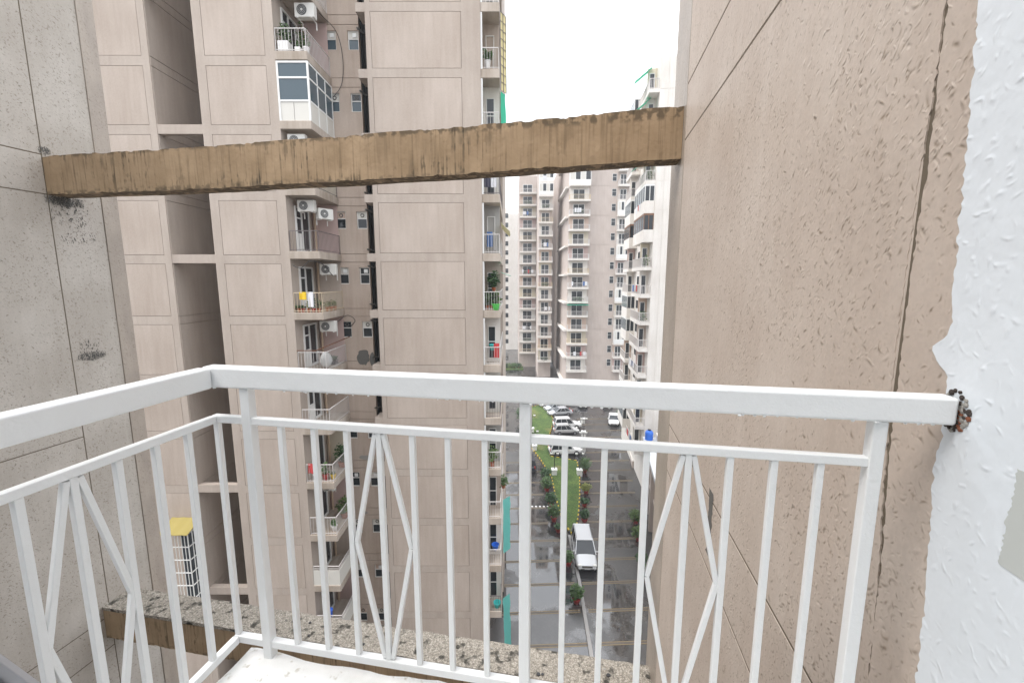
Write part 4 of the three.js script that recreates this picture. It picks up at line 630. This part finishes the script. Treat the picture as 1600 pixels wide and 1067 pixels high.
makeCar('white sport utility car parked nearest the grass edge', 'suv', white, [7.4, 56.6], Math.PI / 2 + .1);
makeCar('dark car with red tail lamp parked behind the nearest white sport utility car', 'sedan', black, [7.8, 59.2], Math.PI / 2 + .1);
makeCar('silver estate car in the middle pair beside the lawn', 'hatch', silver, [8.5, 64.6], Math.PI / 2 + .08);
makeCar('white sport utility car with dark roof in the middle pair', 'suv', white, [9.0, 67.2], Math.PI / 2 + .08);
makeCar('silver sedan nearest of the three angled cars beyond the lawn', 'sedan', lin(.42, .43, .45), [8.6, 73.8], Math.PI * 1.5 + .25);
makeCar('silver blue hatchback in the middle of three angled cars', 'hatch', lin(.5, .53, .56), [7.9, 76.4], Math.PI * 1.5 + .3);
makeCar('white hatchback farthest of the three angled cars', 'hatch', white, [7.0, 79.2], Math.PI * 1.5 + .35);
makeCar('white car standing beyond the tall lamp posts, nose towards the balcony', 'sedan', white, [13.4, 79.5], 0);
makeCar('white sedan parked by the right hand kerb plants', 'sedan', white, [17.2, 69.6], -.2);
makeCar('dark car with lit red tail lamps behind the handrail', 'suv', black, [18.6, 80.2], Math.PI - .2);
makeCar('black sport utility car left of the lawn, seen from behind', 'suv', lin(.015, .018, .03), [2.1, 52.3], Math.PI + .02);

// ------------------------------------------------------------------ lamps and plants in the car park
[['lamp post on the left lawn edge nearest the balcony', 5.24, 50.0], ['lamp post on the right lawn edge beside the round shrub', 8.35, 49.9], ['lamp post at the bulge of the left lawn edge', 3.2, 57.7], ['lamp post at the nose of the middle pair of cars', 11.1, 63.3], ['lamp post in front of the nearest white sport utility car', 10.0, 57.2], ['lamp post on the far left part of the lawn', 3.15, 64.8], ['lamp post at the end of the far row of cars', 12.0, 69.5]].forEach(([label, x, d]) => {
  const t = thing('lamp_post', label, 'lamp post', [x, 0, d], { group: 'lamp posts round the lawn' });
  add(t, 'pedestal', merge([bx(x - .3, x + .3, 0, .72, d - .3, d + .3), bx(x - .36, x + .36, .72, .84, d - .36, d + .36)]), M.white); add(t, 'pole', rod([x, .84, d], [x, 2.7, d], .05, 10, .035), M.black);
  add(t, 'arm', bx(x - .42, x + .42, 2.62, 2.67, d - .025, d + .025), M.black);
  for (const q of [-.4, .4]) { const l = add(t, 'lantern', new THREE.SphereGeometry(.17, 14, 10).translate(x + q, 2.86, -d), M.lamp); add(l, 'lantern_cap', new THREE.ConeGeometry(.12, .12, 10).translate(x + q, 3.06, -d), M.black); }
});
const Gp = 'potted shrubs in the car park';
[['red potted shrub alone on the divider kerb, nearest the balcony', 4.85, 28.9, 1.1, .55, 0], ['red potted shrub beside the left wheel of the lone carrier', 4.76, 33.1, 1.0, .45, 0], ['red pot on the left near the tip of the lawn', 4.45, 38, .35, .3, 1], ['tall leafy shrub in red pot just above the tip on the left', 4.2, 39.8, 1.5, .7, 0], ['leafy shrub second up the left lawn kerb', 4.2, 42.6, 1.4, .75, 1], ['bushy shrub third up the left lawn kerb', 4.0, 46, 1.5, .8, 0], ['bushy shrub fourth up the left lawn kerb below the black car', 4.1, 48.6, 1.3, .8, 1], ['shrub nearest the lone carrier on the right lawn kerb', 7.25, 39.6, 1.2, .5, 1], ['small dark shrub in red pot on the right lawn kerb', 7.75, 42.6, .6, .4, 1], ['yellow green shrub on the right lawn kerb', 8.4, 45.4, .9, .6, 3], ['round dense shrub right of the lawn lamp post', 9.15, 50.6, 1.9, .95, 0], ['potted shrub highest along the podium wall', 12.3, 39.4, 1.1, .75, 2], ['potted shrub second along the podium wall', 11.75, 36.6, 1.1, .7, 2], ['potted shrub third along the podium wall', 11.0, 33.2, .8, .5, 1], ['red potted shrub lowest along the podium wall', 10.8, 31.6, .8, .5, 0], ['tree shrub at the far left of the lawn behind the railing post', 1.9, 61, 2.4, 1.0, 0], ['second tree shrub at the far left of the lawn', 1.6, 70, 2.6, 1.1, 1], ['shrub by the white sedan at the right kerb', 19.2, 71.5, 2.6, 1.2, 0]].forEach(([lab, x, d, h, r, m]) => potted(lab, [x, 0, d], { pot: .3, ph: .42, h: h * .9, r: r * .85, n: Math.round(180 + 420 * r), leaf: .24, mat: m, potMat: M.red, group: Gp, cat: 'shrub' }));
{ // far green verge and kerb at the end of the drive
  struct('far_verge', bx(-12, 3, 0, .2, 112, 118), M.grass);
  for (let i = 0; i < 5; i++) potted(`bush ${['leftmost', 'second', 'middle', 'fourth', 'rightmost'][i]} on the far verge`, [-3 + i * 1.2, .2, 114], { pot: .2, ph: .2, h: 1.2, r: .8, n: 200, leaf: .35, mat: i % 3, group: 'bushes on the far verge', cat: 'bush' });
}
{ // loose cables on the tower opposite
  for (const [lab, pts] of [['black cable sagging below the dark balustered balcony', [[-10.8, Lk(8) - .6, 21.3], [-10.4, Lk(8) - .75, 21.25], [-9.9, Lk(8) - .4, 21.25], [-9.45, Lk(8) - .5, 21.4], [-9.3, Lk(8) - 1.1, 22.4]]], ['black cable hanging from the topmost air conditioner past the small windows', [[-9.3, Lk(11) + 2.4, 22.6], [-8.9, Lk(11) + 2.1, 23.6], [-8.75, Lk(11) + 1.0, 23.9], [-8.9, Lk(11) - .3, 23.9], [-9.3, Lk(11) - .9, 23.8]]], ['black cable looped beside the air conditioner above the broken railing', [[-9.4, Lk(6) + 2.4, 22.6], [-9.05, Lk(6) + 2.75, 23.5], [-8.85, Lk(6) + 2.4, 23.95], [-9.1, Lk(6) + 2.1, 23.95]]]]) { const t = thing('hanging_cable', lab, 'cable', pts[0]); add(t, 'cable', tube(pts, .016, 40, 6), M.dark); }
}
scene.fog = new THREE.FogExp2(0xe9edf1, .0009);
renderer.render(scene, camera);
